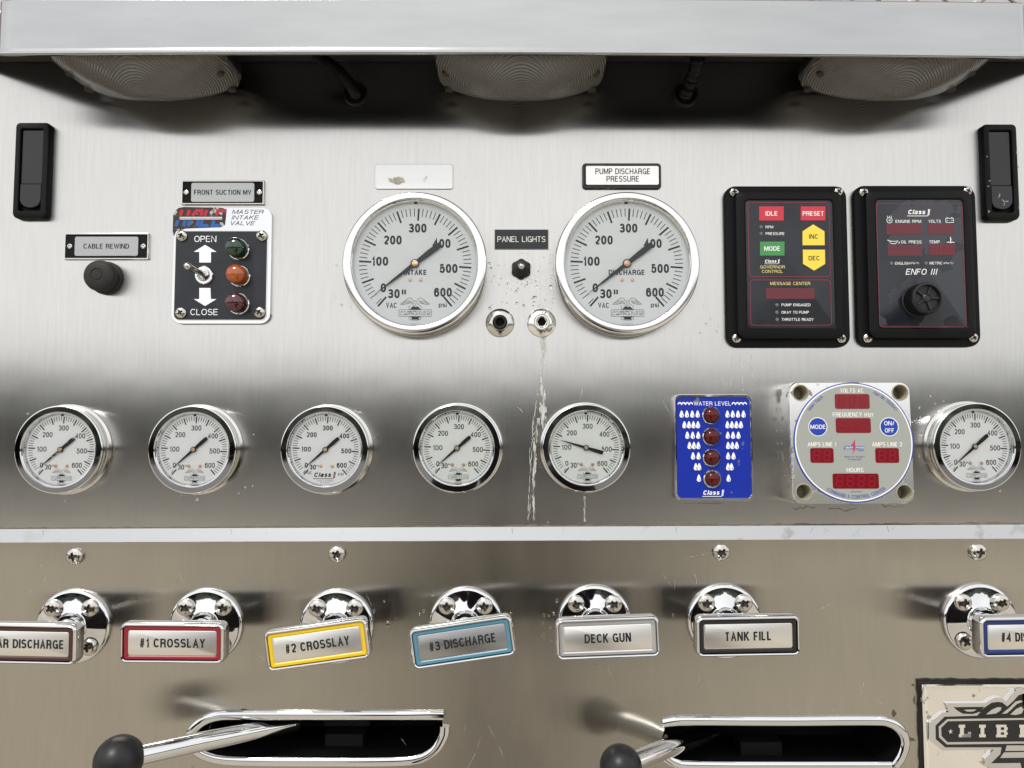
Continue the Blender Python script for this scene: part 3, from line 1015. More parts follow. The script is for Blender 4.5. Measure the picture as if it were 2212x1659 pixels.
# ------------------------------------------------------------------ slam latches
def latch(u, v, label, worn):
    t = Thing('slam_latch', label, 'latch', u, v, 6.5, group='black latches at the panel edges')
    k = t.k(8)
    f = MB()
    W, H = 76 * k, 216 * k
    w2, h2 = 50 * k, 186 * k
    f.rrl([(W, H, 4, 0), (W, H, 4, 4.6), (W - 1.4, H - 1.4, 3.4, 6.2), (W - 4, H - 4, 3, 6.7), (w2 + 1, h2 + 1, 2, 6.7), (w2, h2, 1.6, 6.3), (w2, h2, 1.6, 2.0)], cap1=True)
    f.build('latch_frame', 'black', t)
    p = MB()
    p.rrl([(w2 - 1, 122 * k, .6, 2.2), (w2 - 1, 122 * k, .6, 4.4), (w2 - 1.8, 122 * k - .8, .5, 4.8)], 0, 0, (h2 - 122 * k) / 2 - .6)
    p.build('paddle', 'black_gloss', t)
    b = MB()
    wb = w2 - 1
    top, bot = h2 / 2 - 124 * k, -h2 / 2 + 8 * k
    out = [(-wb / 2, top), (-wb / 2, bot + wb * .42)] + [(-wb / 2 * math.cos(PI * i / 12), bot + wb * .42 * (1 - math.sin(PI * i / 12))) for i in range(1, 12)] + [(wb / 2, bot + wb * .42), (wb / 2, top)]
    out = list(reversed(out))
    c = (0, (top + bot) / 2)
    b.loops([[(c[0] + (x - c[0]) * s_, c[1] + (y - c[1]) * s_, z) for x, y in out] for s_, z in ((1, 2.2), (1, 5.0), (.95, 5.6))])
    b.build('push_button', 'black_gloss', t)
    if worn:
        for (x, y, L, an, z) in ((-3, -21, 4, 70, 5.66), (0, -22, 4, -60, 5.66), (2, -24, 3, 10, 5.66), (1, -27, 3, 80, 5.66), (12, 14, 2, 88, 6.76), (12.3, 2, 2.4, 80, 6.76), (-11, -8, 2, 20, 6.76), (-12, -12, 1.6, 0, 6.76), (-11.5, 11, 1.4, 80, 6.76), (12, -30, 2, 85, 6.76), (-11.8, -33, 2, 85, 6.76)):
            a = R(an)
            s_ = MB()
            s_.stroke([(x, y), (x + L * .5 * math.cos(a) + .4, y + L * .5 * math.sin(a)), (x + L * math.cos(a), y + L * math.sin(a))], [.3, .9, .35], z)
            s_.build('scuff', 'scuff', t)
latch(66, 366.5, 'black flush latch with clean matt finish at the left edge', False)
latch(2164, 370, 'black flush latch with scuffed paint at the right edge', True)

# ------------------------------------------------------------------ small name plates
def nameplate(u, v, W, H, st, tw, label, bold_from=None):
    t = Thing('nameplate', label, 'nameplate', u, v, 2.5, group='metal framed name plates')
    k = t.k(2)
    f = MB()
    w_, h_ = W * k, H * k
    f.rrl([(w_, h_, 1.0, 0), (w_, h_, 1.0, 1.6), (w_ - .8, h_ - .8, .8, 2.2), (w_ - 2.2, h_ - 2.2, .7, 2.2), (w_ - 2.8, h_ - 2.8, .6, 1.5)], cap1=False)
    f.build('frame', 'steel', t)
    b = MB()
    b.rrl([(w_ - 2.6, h_ - 2.6, .6, .2), (w_ - 2.6, h_ - 2.6, .6, 1.4)])
    b.build('backing', 'black', t)
    p = MB()
    p.rrl([(139 * k, 43 * k, 1.6, 1.3), (139 * k, 43 * k, 1.6, 1.9), (138 * k, 42 * k, 1.4, 2.1)])
    pl = p.build('label_plate', 'label_grey', t)
    x = MB()
    x.text(st, 0, 0, 2.2, 11 * k, tw * k, bold=.027)
    x.build('lettering', 'ink', pl)
    for sx in (-1, 1):
        q = MB()
        q.lathe([(1.9, 1.4), (1.9, 2.0), (1.2, 2.2), (1.1, 1.5), (.1, 1.4)], cx=sx * 80.5 * k, n=20)
        q.build('rivet', 'steel', t)
nameplate(229, 531.5, 186, 59, 'CABLE REWIND', 100, 'framed plate reading CABLE REWIND above the rubber button')
nameplate(480.5, 415, 183, 55, 'FRONT SUCTION MV', 126, 'framed plate reading FRONT SUCTION MV above the valve control')

t = Thing('nameplate', 'blank silver plate with a peeled patch above the intake gauge', 'nameplate', 894, 381, 1.5)
k = t.k(1)
p = MB()
p.rrl([(172 * k, 56 * k, 2.4, 0), (172 * k, 56 * k, 2.4, .9), (170.5 * k, 54.5 * k, 2.2, 1.2)])
p.build('plate', 'blank_plate', t)
q = MB()
def blob(mb, cx, cy, rx, ry, z, seed, n=22, rough=.35):
    rq = random.Random(seed)
    mb.poly([(cx + rx * math.cos(2 * PI * i / n) * rq.uniform(1 - rough, 1), cy + ry * math.sin(2 * PI * i / n) * rq.uniform(1 - rough, 1)) for i in range(n)], z)
x, y = t.xy(861, 390, 1)
blob(q, x, y, 6, 3.6, 1.3, 3)
blob(q, x - 4, y - .5, 4, 1.8, 1.32, 4)
blob(q, x - 7, y + 1.2, 1.8, .7, 1.3, 6)
q.build('peeled_patch', 'peeled', t)

t = Thing('nameplate', 'black framed plate reading PUMP DISCHARGE PRESSURE above the discharge gauge', 'nameplate', 1343.5, 379.5, 2.5)
k = t.k(2)
f = MB()
f.rrl([(174 * k, 58 * k, 3, 0), (174 * k, 58 * k, 3, 1.4), (171 * k, 55 * k, 2.6, 2.4), (165 * k, 47 * k, 1.6, 2.4), (161 * k, 43 * k, 1.2, 1.6)])
f.build('frame', 'black_gloss', t)
p = MB()
x, y = t.xy(1344.5, 378.5, 2)
p.rrl([(160 * k, 42 * k, 1.2, 1.4), (160 * k, 42 * k, 1.2, 1.9)], 0, x, y)
pl = p.build('label_plate', 'label_steel', t)
q = MB()
q.text('PUMP DISCHARGE', *t.xy(1345.5, 370, 2), 2.0, 13 * k, 121 * k, bold=.015)
q.text('PRESSURE', *t.xy(1345.5, 386.3, 2), 2.0, 13 * k, 72 * k, bold=.015)
q.build('lettering', 'ink', pl)

t = Thing('nameplate', 'engraved black plate reading PANEL LIGHTS between the large gauges', 'nameplate', 1126.5, 516.5, 1.5)
k = t.k(1)
p = MB()
p.rrl([(118 * k, 44 * k, .2, 0), (118 * k, 44 * k, .2, .9), (117 * k, 43 * k, .2, 1.1)])
p.build('plate_edge', 'ivory', t)
p = MB()
p.rrl([(116 * k, 42 * k, .2, 1.0), (116 * k, 42 * k, .2, 1.3)])
pl = p.build('plate', 'black_face', t)
q = MB()
q.text('PANEL LIGHTS', 0, 0, 1.4, 12.5 * k, 105 * k, bold=.001)
q.build('lettering', 'cream', pl)

# ------------------------------------------------------------------ rubber button
t = Thing('push_button', 'dome topped black rubber button below the CABLE REWIND plate', 'button', 212.6, 594.5, 13)
b = MB()
b.lathe([(12.8, 0), (13.0, 2.5), (12.6, 3.5), (11.6, 4)], cap1=True)
b.build('collar', 'rubber', t)
b = MB()
b.lathe([(10.9, 3.9), (11.5, 6), (12.0, 9), (12.1, 11), (11.5, 13), (9.9, 14.4), (7, 15.2), (5.2, 15.4), (4.9, 15.0), (3.8, 15.0), (3.5, 15.5), (.01, 15.7)])
b.build('rubber_cap', 'rubber', t)

# ------------------------------------------------------------------ valve control with three lights
def class_logo(mb, cx, cy, z, wd, mi=0, slash=None):
    """bold slanted word with a big numeral and an underline"""
    h = wd * .185
    mb.text('Class', cx - wd * .10, cy + h * .06, z, h, wd * .70, mi, bold=.055, shear=.30)
    x = cx + wd * .36
    sh = .30
    one = [(-.05, -.62), (.10, -.62), (.10, .62), (-.02, .62), (-.14, .34), (-.05, .34)]
    mb.poly([(x + (p_[0] * 1.25 + p_[1] * sh * .6) * h * 1.15, cy + p_[1] * h * 1.15) for p_ in one], z, m=mi)
    sl = [(.14, -.62), (.23, -.62), (.23, .62), (.14, .62)]
    mb.poly([(x + (p_[0] * 1.25 + p_[1] * sh * .6) * h * 1.15, cy + p_[1] * h * 1.15) for p_ in sl], z, m=mi if slash is None else slash)
    mb.stroke([(cx - wd * .5, cy - h * .82), (cx + wd * .34, cy - h * .82)], h * .13, z, mi)

def indicator(t, u, v, z0, zt, r, ring, lens_key, label=None):
    """a bezel ring and a domed lens, its front seen at view pixel u, v"""
    x, y = t.xy(u, v, zt)
    b = MB()
    b.lathe([(ring, z0), (ring, z0 + 1.2), (ring - .6, z0 + 1.9), (r + .3, z0 + 1.9), (r + .2, z0 + .6)], cx=x, cy=y, n=40)
    b.build('lamp_bezel', 'chrome', t)
    l = MB()
    hgt = zt - z0
    prof = [(r, z0 + .3), (r, z0 + max(.5, hgt - r * .62))] + [(r * math.cos(PI / 2 * i / 8), z0 + max(.5, hgt - r * .62) + r * .62 * math.sin(PI / 2 * i / 8)) for i in range(1, 8)] + [(.02, zt)]
    l.lathe(prof, cx=x, cy=y, n=40)
    o = l.build('lamp_lens', lens_key, t, angle=60)
    if label:
        o['label'] = label

t = Thing('valve_control', 'chrome edged valve control with three coloured lights and a toggle', 'control panel', 479.5, 573.5, 3)
k = t.k(3)
p = MB()
p.rrl([(216 * k, 257 * k, 8, 0), (216 * k, 257 * k, 8, 2.2), (214 * k, 255 * k, 7.6, 3)])
p.build('plate', 'chrome', t)
x, y = t.xy(477, 595, 3.4)
p = MB()
p.rrl([(203 * k, 199 * k, 5, 3.0), (203 * k, 199 * k, 5, 3.5)], 0, x, y)
p.build('plate_border', 'steel', t)
p = MB()
p.rrl([(199 * k, 195 * k, 4.4, 3.4), (199 * k, 195 * k, 4.4, 3.8)], 0, x, y)
face = p.build('black_face', 'black_face', t)
q = MB()
q.text('OPEN', *t.xy(443.5, 516, 4), 3.95, 13.5 * k, 48 * k, bold=.004)
q.build('lettering', 'silver', face)
q = MB()
q.text('CLOSE', *t.xy(441, 674, 4), 3.95, 13.5 * k, 60 * k, bold=.004)
for tip, sh, bot in ((529, 544, 567), (661, 646, 622)):
    pts = [(443, tip), (467.5, sh), (455.5, sh), (455.5 if tip < 600 else 454.5, bot), (430.5, bot), (430.5, sh), (418.5, sh)]
    ar = MB()
    pp = [t.xy(a_, b_, 4) for a_, b_ in pts]
    ar.poly(pp, 3.95)
    ar.build('arrow', 'silver', face)
q.build('lettering', 'silver', face)
for u, v in ((394, 510), (566, 510), (392, 676), (561.5, 675)):
    screw(t, u, v, 3.7, 4.3)
indicator(t, 502, 530, 3.7, 17, 7.4, 8.6, 'lens_green', 'dark green lens')
indicator(t, 504, 589, 3.7, 17, 7.4, 8.6, 'lens_amber', 'amber lens')
indicator(t, 502, 650, 3.7, 17, 7.4, 8.6, 'lens_dark_red', 'dark red lens')
x, y = t.xy(440.5, 594, 5)
q = MB()
q.lathe([(7.2, 3.7), (7.2, 5.2), (6.6, 5.8), (5.2, 5.8), (4.6, 7.6), (3.6, 8), (3.2, 7.4), (.1, 7.2)], cx=x, cy=y, n=40)
tg = q.build('toggle_switch', 'chrome', t)
q = MB()
x2, y2 = t.xy(405.5, 575, 22)
q.tube([(x, y, 7), (x + (x2 - x) * .4, y + (y2 - y) * .4, 13), (x2, y2, 22)], [1.9, 2.1, 2.3])
q.ball((x2, y2, 22), 2.9, n=20)
q.build('lever', 'steel', tg)
# worn two-colour word and a dark chrome reflection painted behind it
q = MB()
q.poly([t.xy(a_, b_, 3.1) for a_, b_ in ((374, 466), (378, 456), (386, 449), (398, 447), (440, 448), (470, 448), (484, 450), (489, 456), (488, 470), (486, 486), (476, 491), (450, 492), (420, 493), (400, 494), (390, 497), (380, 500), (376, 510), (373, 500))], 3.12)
q.build('painted_reflection', 'maroon', t)
lg = MB()
def half_word(row, col):
    for (a_, b_, c_, d_) in row:
        lg.poly([t.xy(*pp, 3.1) for pp in (a_, d_, c_, b_)], 3.25, m=col)
def leaning(pts, m_):
    lg.stroke([t.xy(u + (471 - v) * .32, v, 3.1) for u, v in pts], 2.7, 3.25 + .002 * len(lg.f) % .05, m_)
for pts in ([(388, 466), (388, 453.5)], [(404, 466), (404, 453.5)], [(414, 466), (420, 455), (431, 455), (433, 466)], [(441, 466), (441, 453.5)], [(484, 455), (466, 455), (466, 466)]):
    leaning(pts, 0)
for pts in ([(386, 476), (386, 489)], [(402, 476), (402, 489)], [(412, 489), (412, 476)], [(431, 476), (431, 489)], [(439, 476), (439, 487.5), (456, 487.5)], [(464, 476), (464, 487.5), (482, 487.5)]):
    leaning(pts, 1)
for vv in (469.5, 473):
    lg.stroke([t.xy(388, vv, 3.1), t.xy(480, vv, 3.1)], .55, 3.22, 2)
lg.build('worn_emblem', ['logo_red', 'logo_blue', 'silver'], t)
q = MB()
for st_, uu, vv, ww in (('MASTER', 536, 457.5, 68), ('INTAKE', 530, 469.8, 59), ('VALVE', 524, 482, 54)):
    q.text(st_, *t.xy(uu, vv, 3.1), 3.12, 9.2 * k, ww * k, bold=.012, shear=.35)
q.build('title_lettering', 'ink', t)

# ------------------------------------------------------------------ gauges
def ang(psi):
    return 222.6 - .453 * psi

def eagle(mb, cx, cy, z, s_, mi_line=1, mi_black=0, fine=True):
    """spread eagle over a cross and a bordered two-line plate; s_ mm per unit (plate 760 units wide)"""
    f = lambda pts: [(cx + (a_ - 1000) * s_, cy - (b_ - 760) * s_) for a_, b_ in pts]
    wd = 11 * s_
    for sg in (1, -1):
        m_ = lambda pts: f([(1000 + sg * (a_ - 985) if sg < 0 else a_, b_) for a_, b_ in pts]) if sg < 0 else f(pts)
        mb.stroke(m_([(648, 612), (720, 560), (790, 495), (850, 462), (900, 468), (932, 500), (950, 540)]), wd, z, mi_line)
        mb.stroke(m_([(648, 612), (740, 615), (820, 600), (870, 580)]), wd, z, mi_line)
        for a_, b_ in (((690, 592), (800, 520)), ((720, 605), (840, 520)), ((770, 608), (870, 525)), ((820, 600), (895, 520)), ((860, 585), (915, 535))):
            mb.stroke(m_([a_, b_]), wd * .8, z, mi_line)
        mb.stroke(m_([(870, 640), (850, 680), (858, 735)]), wd, z, mi_line)
        mb.stroke(m_([(850, 905), (850, 950), (905, 985), (1000, 988)]), wd, z, mi_line)
    for pts in ([(950, 540), (990, 525), (1010, 545)], [(890, 575), (930, 570), (920, 600), (885, 605)], [(930, 600), (970, 640), (1040, 655)], [(1010, 545), (1050, 600), (1100, 640)], [(960, 560), (985, 600), (1020, 620)]):
        mb.stroke(f(pts), wd, z, mi_line)
    mb.poly(f([(870, 735), (1130, 735), (1085, 690), (1060, 660), (1015, 680), (975, 662), (925, 662), (915, 695)]), z, m=mi_black)
    mb.poly(f([(905, 973), (1095, 973), (1075, 940), (1135, 905), (865, 905), (925, 940)]), z, m=mi_black)
    mb.stroke(f([(630, 742), (1370, 742), (1382, 756), (1382, 886), (1370, 898), (630, 898), (618, 886), (618, 756)]), wd, z, mi_line, True)
    mb.text('AMERICAN', *f([(1000, 790)])[0], z, 42 * s_, 710 * s_, mi_black, bold=.035)
    mb.text('LaFRANCE', *f([(1000, 845)])[0], z, 42 * s_, 710 * s_, mi_black, bold=.035)

def needle_mesh(R1, R2, w0, w1, hub, z):
    """pointer along +x of length R1, broad tail R2"""
    mb = MB()
    pts = [(R1, .0), (R1 * .55, w0 * .28), (hub * .8, w0 * .5), (-hub, w0 * .55), (-R2 * .55, w1 * .5), (-R2 * .92, w1 * .5), (-R2, w1 * .35), (-R2, -w1 * .35), (-R2 * .92, -w1 * .5), (-R2 * .55, -w1 * .5), (-hub, -w0 * .55), (hub * .8, -w0 * .5), (R1 * .55, -w0 * .28)]
    mb.poly(list(reversed(pts)), z, .35)
    mb.lathe([(hub, z - .3), (hub, z + .35), (hub * .8, z + .5)], cap1=True, n=28)
    return mb

def gauge(u, v, label, big=False, psi=0, group=None, logo='eagle', title=None, worn=False, case_z=12.5, dial_mat=None, damaged=False):
    FR = case_z if not big else 18.5          # front of the bezel
    t = Thing('pressure_gauge', label, 'gauge', u, v, FR, group=group)
    RO = 95.5 * t.k(FR) if not big else 158 * t.k(FR)
    key = ('big' if big else 'small', FR)
    DZ = FR - (4.2 if not big else 5.2)       # dial height
    RD = 74 * t.k(DZ) if not big else 139 * t.k(DZ)
    def cached(name, fn, mats, angle=32):
        ck = key + (name,)
        if ck in CACHE:
            o = CACHE[ck].copy()
            COL.objects.link(o)
            o.parent = t.o
            o.location = (0, 0, 0)
            return o
        o = fn().build(name, mats, t, angle)
        CACHE[ck] = o
        return o
    def case():
        mb = MB()
        if big:
            mb.lathe([(RO - .6, 0), (RO + .2, .6), (RO + .2, 5), (RO - .8, 5.6), (RO - .8, FR - 4)], n=96)
        else:
            mb.lathe([(RO + .4, 0), (RO + 1.2, .5), (RO + 1.2, 1.6), (RO - .6, 2.2), (RO - .8, FR - 3.5)], n=96)
        return mb
    def bezel():
        mb = MB()
        if big:
            mb.lathe([(RO - .9, 4.5), (RO + .1, 5.5), (RO + .1, FR - 1.8), (RO - .5, FR - .7), (RO - 1.2, FR - .25), (RO - 5.6, FR + .05), (RO - 6.3, FR - .35), (RO - 6.6, FR - 1.4), (RO - 7.2, FR - 1.9), (RD + .2, DZ - .1)], n=128)
        else:
            mb.lathe([(RO - .8, FR - 6), (RO - .2, FR - 3), (RO, FR - 1.4), (RO - .15, FR - .6), (RO - .5, FR - .15), (RO - .95, FR), (RO - 1.15, FR), (RO - 4.6, FR), (RO - 4.8, FR), (RO - 5.2, FR - .4), (RO - 5.35, FR - .9), (RO - 5.9, FR - 1.05), (RO - 6.2, FR - 1.6), (RD + .2, DZ - .1)], n=96)
        return mb
    cached('case', case, 'steel')
    cached('bezel', bezel, 'bezel' if big else 'chrome', 38)
    d = MB()
    d.disc(RD + .4, DZ, n=80)
    dial = d.build('dial', dial_mat or ('dial_big' if big else 'dial'), t)
    # markings: view-pixel offsets measured from the dial centre
    kk = t.k(DZ)
    mk = MB()
    z = DZ + .08
    if big:
        r0, r1, r1m, wM, wm, wide = 123, 96, 105.5, 4.0, 1.7, 1
        nums = [('300', 4.7, 79.5, 39), ('200', -49.5, 53, 39), ('400', 57.5, 45.5, 39), ('100', -77, 6, 36), ('500', 73, -10, 39), ('0', -69, -52.5, 12), ('600', 61, -62.5, 39)]
        hN, bN = 20, .048
    else:
        r0, r1, r1m, wM, wm, wide = 71, 56.5, 61.5, 2.6, 1.15, 1
        nums = [('300', 3.8, 46.3, 21.5), ('200', -30.5, 32, 21.5), ('400', 40, 29.3, 21.5), ('100', -42, 1, 21), ('500', 44.5, -3, 22), ('0', -41.3, -33.3, 6.5), ('600', 35, -33.8, 21.5)]
        hN, bN = (11, .022) if logo == 'eagle' else (10.5, .04)
    for i in range(1, 61):
        a_ = R(ang(10 * i))
        M_ = i % 5 == 0
        q0, q1 = (r1 if M_ else r1m) * kk, r0 * kk
        mk.stroke([(q0 * math.cos(a_), q0 * math.sin(a_)), (q1 * math.cos(a_), q1 * math.sin(a_))], (wM if M_ else wm) * kk, z)
    for a_, M_ in ((229.2, True), (226.3, False)):
        a_ = R(a_)
        q0, q1 = (r1 if M_ else r1m) * kk, (r0 if M_ else r0 - 2) * kk
        mk.stroke([(q0 * math.cos(a_), q0 * math.sin(a_)), (q1 * math.cos(a_), q1 * math.sin(a_))], (wM if M_ else wm) * kk, z)
    for st_, x, y, wd in nums:
        mk.text(st_, x * kk, y * kk, z, hN * kk, wd * kk, bold=bN)
    if big:
        mk.text('30', -46 * kk, -65.5 * kk, z, hN * kk, 25.5 * kk, bold=bN)
        for x in (-27, -21.5):
            mk.stroke([(x * kk, -56.5 * kk), (x * kk, -67 * kk)], 3.6 * kk, z)
        mk.text(title, 1 * kk if title == 'INTAKE' else 0, -18.5 * kk, z, 11.5 * kk, (49 if title == 'INTAKE' else 79) * kk, bold=.045)
        mk.text('VAC', -51 * kk, -91 * kk, z, 11.5 * kk, 24 * kk, bold=.025)
        mk.text('psi', 60.5 * kk, -90 * kk, z, 10.5 * kk, 17 * kk, bold=.03)
        eagle(mk, 1 * kk, -102.5 * kk, z, kk / 10.67 * .99)
        mk.text('06.501A', 2 * kk, -132 * kk, z, 2.6 * kk, 23 * kk, 1)
        mk.poly([(-3.6 * kk, 133 * kk), (3.6 * kk, 133 * kk), (3.6 * kk, 139 * kk), (-3.6 * kk, 139 * kk)], z)
    else:
        mk.text('30', -27 * kk, -37.5 * kk, z, hN * kk, 13.5 * kk, bold=bN)
        for x in (-18.2, -15.5):
            mk.stroke([(x * kk, -32.5 * kk), (x * kk, -36.5 * kk)], 1.1 * kk, z)
        if logo == 'eagle':
            eagle(mk, 3 * kk, -58 * kk, z, kk / 17.4)
            mk.text('025045', 3 * kk, -74.2 * kk, z, 3.4 * kk, 18 * kk, 0)
        else:
            mk.text('VAC', -35 * kk, -49.5 * kk, z, 6 * kk, 12.5 * kk, bold=.02)
            mk.text('psi', 33.5 * kk, -52 * kk, z, 6 * kk, 12 * kk, bold=.02)
            class_logo(mk, 0, -54.5 * kk, z, 52 * kk, 0, 2)
            mk.text('OCALA, FLORIDA', 0, -66.5 * kk, z, 3 * kk, 34 * kk, 1)
            mk.text('06 A00001 C', 0, -71 * kk, z, 2.4 * kk, 22 * kk, 1)
        mk.poly([(-3 * kk, 72 * kk), (3 * kk, 72 * kk), (3 * kk, 75 * kk), (-3 * kk, 75 * kk)], z)
    mk.build('markings', ['ink', 'ink_fine', 'red'], dial)
    for sg in (-1, 1):
        q = MB()
        if big:
            q.lathe([(4.2 * kk, z), (3.6 * kk, z + .35), (1.5 * kk, z + .5)], cx=(11.5 * sg + 1) * kk, cy=-35.5 * kk, cap1=True, n=20)
        else:
            q.lathe([(3.9 * kk, z), (3.4 * kk, z + .3), (1.4 * kk, z + .4)], cx=(12.2 * sg + 2) * kk, cy=-35.6 * kk, cap1=True, n=20)
        q.build('dial_screw', 'copper' if (big or logo == 'eagle') else 'brass', t)
    nz = DZ + (1.6 if big else 1.1)
    nd = needle_mesh(111 * kk, 71 * kk, 9 * kk, 13 * kk, 9.5 * kk, nz) if big else needle_mesh(61 * kk, 38 * kk, 5.5 * kk, 8 * kk, 6.2 * kk, nz)
    no = nd.build('needle', 'needle_worn' if worn else 'needle', t)
    no.rotation_euler = (0, 0, R(ang(psi) - (3 if big else 0)))
    hb = MB()
    hr = (7 if big else 4.2) * kk
    hb.lathe([(hr, nz + .3), (hr, nz + .75), (hr * .8, nz + .95)], cap1=True, n=28)
    hb.build('hub', 'brass' if not (title == 'DISCHARGE') else 'copper', no)
    gl = MB()
    gl.disc(RD + (2.6 if big else 1.6), FR - (2.0 if big else 2.1), n=80)
    gl.build('glass', 'glass', t)
    return t

gauge(895, 567, 'large gauge marked INTAKE below the blank silver plate', True, 4, 'large pressure gauges', title='INTAKE')
gauge(1356, 567, 'large gauge marked DISCHARGE below the black framed plate', True, 4, 'large pressure gauges', title='DISCHARGE')
GS = 'small pressure gauges in a row'
gauge(125, 971.5, 'small gauge with a worn flaking needle near the left edge', psi=4, group=GS, worn=True)
gauge(414, 971.5, 'small gauge second from the left below the valve control', psi=2, group=GS)
gauge(700.5, 971.5, 'small gauge with bold black and red lettering across its dial bottom', psi=3, group=GS, logo='class')
gauge(986.5, 968.5, 'small gauge below and between the two large gauges, needle at zero', psi=3, group=GS, dial_mat='dial_aged')
gauge(1267, 967.5, 'small gauge with its needle raised past 100 beside the limescale run', psi=131, group=GS, dial_mat='dial_aged')
gauge(2112, 965, 'small gauge at the right edge beside the square power meter', psi=3, group=GS)

# ------------------------------------------------------------------ toggle with boot, two ports
t = Thing('toggle_switch', 'black booted toggle switch below the PANEL LIGHTS plate', 'switch', 1126, 577.5, 8)
b = MB()
hx = lambda r, z, n_=48: [(r * (1 - .055 * (1 - math.cos(6 * (2 * PI * i / n_)))) * math.cos(2 * PI * i / n_ + .5), r * (1 - .055 * (1 - math.cos(6 * (2 * PI * i / n_)))) * math.sin(2 * PI * i / n_ + .5), z) for i in range(n_)]
b.loops([hx(8.0, 0), hx(8.0, 3), hx(7.4, 4)], cap1=False)
b.lathe([(6.9, 4), (6.2, 4.2), (6.0, 5.2), (5.2, 5.4), (5.0, 6.6), (4.2, 7), (3.6, 8.6), (2.4, 9.6)], cap1=True)
b.build('rubber_boot', 'rubber', t)
b = MB()
b.tube([(0, 0, 8), (0, -.3, 13)], [1.6, 2.0])
b.ball((0, -.3, 13.5), 2.6, n=24)
b.build('lever', 'steel', t)
for u, lb, hexed in ((1080, 'chrome test port with a round dark socket', False), (1170, 'chrome test port with a hexagonal plug and limescale below', True)):
    t = Thing('test_port', lb, 'port', u, 696.5, 3, group='chrome test ports between the large gauges')
    b = MB()
    b.lathe([(11.0, 0), (11.2, .8), (10.6, 1.6), (7.6, 3.0), (6.4, 3.4), (6.0, 3.4)], n=56)
    b.build('flange', 'steel' if not hexed else 'chrome_worn', t)
    b = MB()
    if hexed:
        b.lathe([(6.2, 3.0), (6.2, 5.4), (5.6, 6.0), (4.4, 6.0)], n=40)
        hx6 = lambda r, z: [(r * math.cos(PI / 3 * (i // 8) + (i % 8) / 8 * PI / 3) * (math.cos(PI / 6) / math.cos(((i % 8) / 8 - .5) * PI / 3)), r * math.sin(PI / 3 * (i // 8) + (i % 8) / 8 * PI / 3) * (math.cos(PI / 6) / math.cos(((i % 8) / 8 - .5) * PI / 3)), z) for i in range(48)]
        b.loops([hx6(4.5, 6.0), hx6(3.6, 5.6), hx6(3.3, 2.2)], 0, cap1=False)
        b.build('hex_plug', 'steel', t)
    else:
        b.lathe([(5.6, 3.0), (5.4, 4.6), (4.4, 5.2), (3.4, 5.0), (3.2, 1.2)], n=40)
        b.build('socket_ring', 'mechanism', t)
    b = MB()
    b.disc(3.4, 1.6, n=24)
    b.build('socket', 'cavity', t)

# ------------------------------------------------------------------ the two black control boxes
def seg_digits(mb, x0, x1, y0, y1, n, z, m=0, pattern=None):
    w_ = (x1 - x0) / n
    for i in range(n):
        cx = x0 + w_ * (i + .5)
        a_, hh = w_ * .26, (y1 - y0) * .34
        cy = (y0 + y1) / 2
        for (p0, p1) in (((-1, 1), (1, 1)), ((-1, 0), (1, 0)), ((-1, -1), (1, -1)), ((-1, .92), (-1, .08)), ((1, .92), (1, .08)), ((-1, -.08), (-1, -.92)), ((1, -.08), (1, -.92))):
            mb.stroke([(cx + p0[0] * a_ + p0[1] * hh * .1, cy + p0[1] * hh), (cx + p1[0] * a_ + p1[1] * hh * .1, cy + p1[1] * hh)], w_ * .11, z, m)

def control_box(name, label, u, v, fu, fv, face_mat, screws):
    t = Thing(name, label, 'control panel', u, v, 1)
    k0, k1 = t.k(2), t.k(10)
    fx, fy = t.xy(fu, fv, 10)
    W, H = 268 * k0, 355 * k0
    w_, h_ = 189 * k1, 281 * k1
    mb = MB()
    def lerp(f):
        return fx * f, fy * f
    lp = []
    for (ww, hh, r, z, f) in ((W, H, 9, 0, 0), (W, H, 9, 3.2, 0), (W - 1.6, H - 1.6, 8.4, 4.2, 0), (W - 26, H - 30, 7, 4.6, .3), (w_ + 15, h_ + 16, 6, 9.4, .8), (w_ + 12, h_ + 13, 5, 10.4, 1), (w_ + 3, h_ + 3, 4, 10.6, 1), (w_ + 1, h_ + 1, 3.4, 9.6, 1)):
        ox, oy = lerp(f)
        lp.append([(ox + a_, oy + b_, z) for a_, b_ in rr(ww, hh, r)])
    mb.loops(lp)
    mb.build('housing', 'black', t, angle=40)
    fc = MB()
    fc.rrl([(w_ + .6, h_ + .6, 3.2, 9.4), (w_ + .6, h_ + .6, 3.2, 9.9), (w_, h_, 3, 10.05)], 0, fx, fy)
    face = fc.build('overlay', face_mat, t)
    for a_, b_ in screws:
        screw(t, a_, b_, 4.2, 3.6)
    return t, face
Z1 = 10.15
t, face = control_box('governor_control', 'black control box with red, green and yellow keys', 1697, 576.5, 1706.8, 570.5, 'black_face', ((1585, 415.5), (1810, 414.7), (1590.5, 731), (1817, 731)))
k = t.k(10)
T_ = lambda u, v: t.xy(u, v, Z1)
def rect_px(mb, u0, v0, u1, v1, z, m=0, r=.3):
    (x0, y0), (x1, y1) = T_(u0, v1), T_(u1, v0)
    mb.poly([((x0 + x1) / 2 + a_, (y0 + y1) / 2 + b_) for a_, b_ in rr(x1 - x0, y1 - y0, r, 4)], z, m=m)
def keycap(pts, m_, st_, tu, tv, tw, ink_, zz=Z1):
    q = MB()
    pp = [T_(*p_) for p_ in pts]
    q.poly(pp, zz + .12, .12)
    kb = q.build('key', m_, t)
    q = MB()
    q.text(st_, *T_(tu, tv), zz + .2, 10 * k, tw * k, bold=.025)
    q.build('key_lettering', ink_, kb)
def ccw(u0, v0, u1, v1):
    return [(u0, v1), (u1, v1), (u1, v0), (u0, v0)]
keycap(ccw(1640, 446, 1692.7, 476.4), 'red', 'IDLE', 1666.5, 461.3, 26.5, 'white')
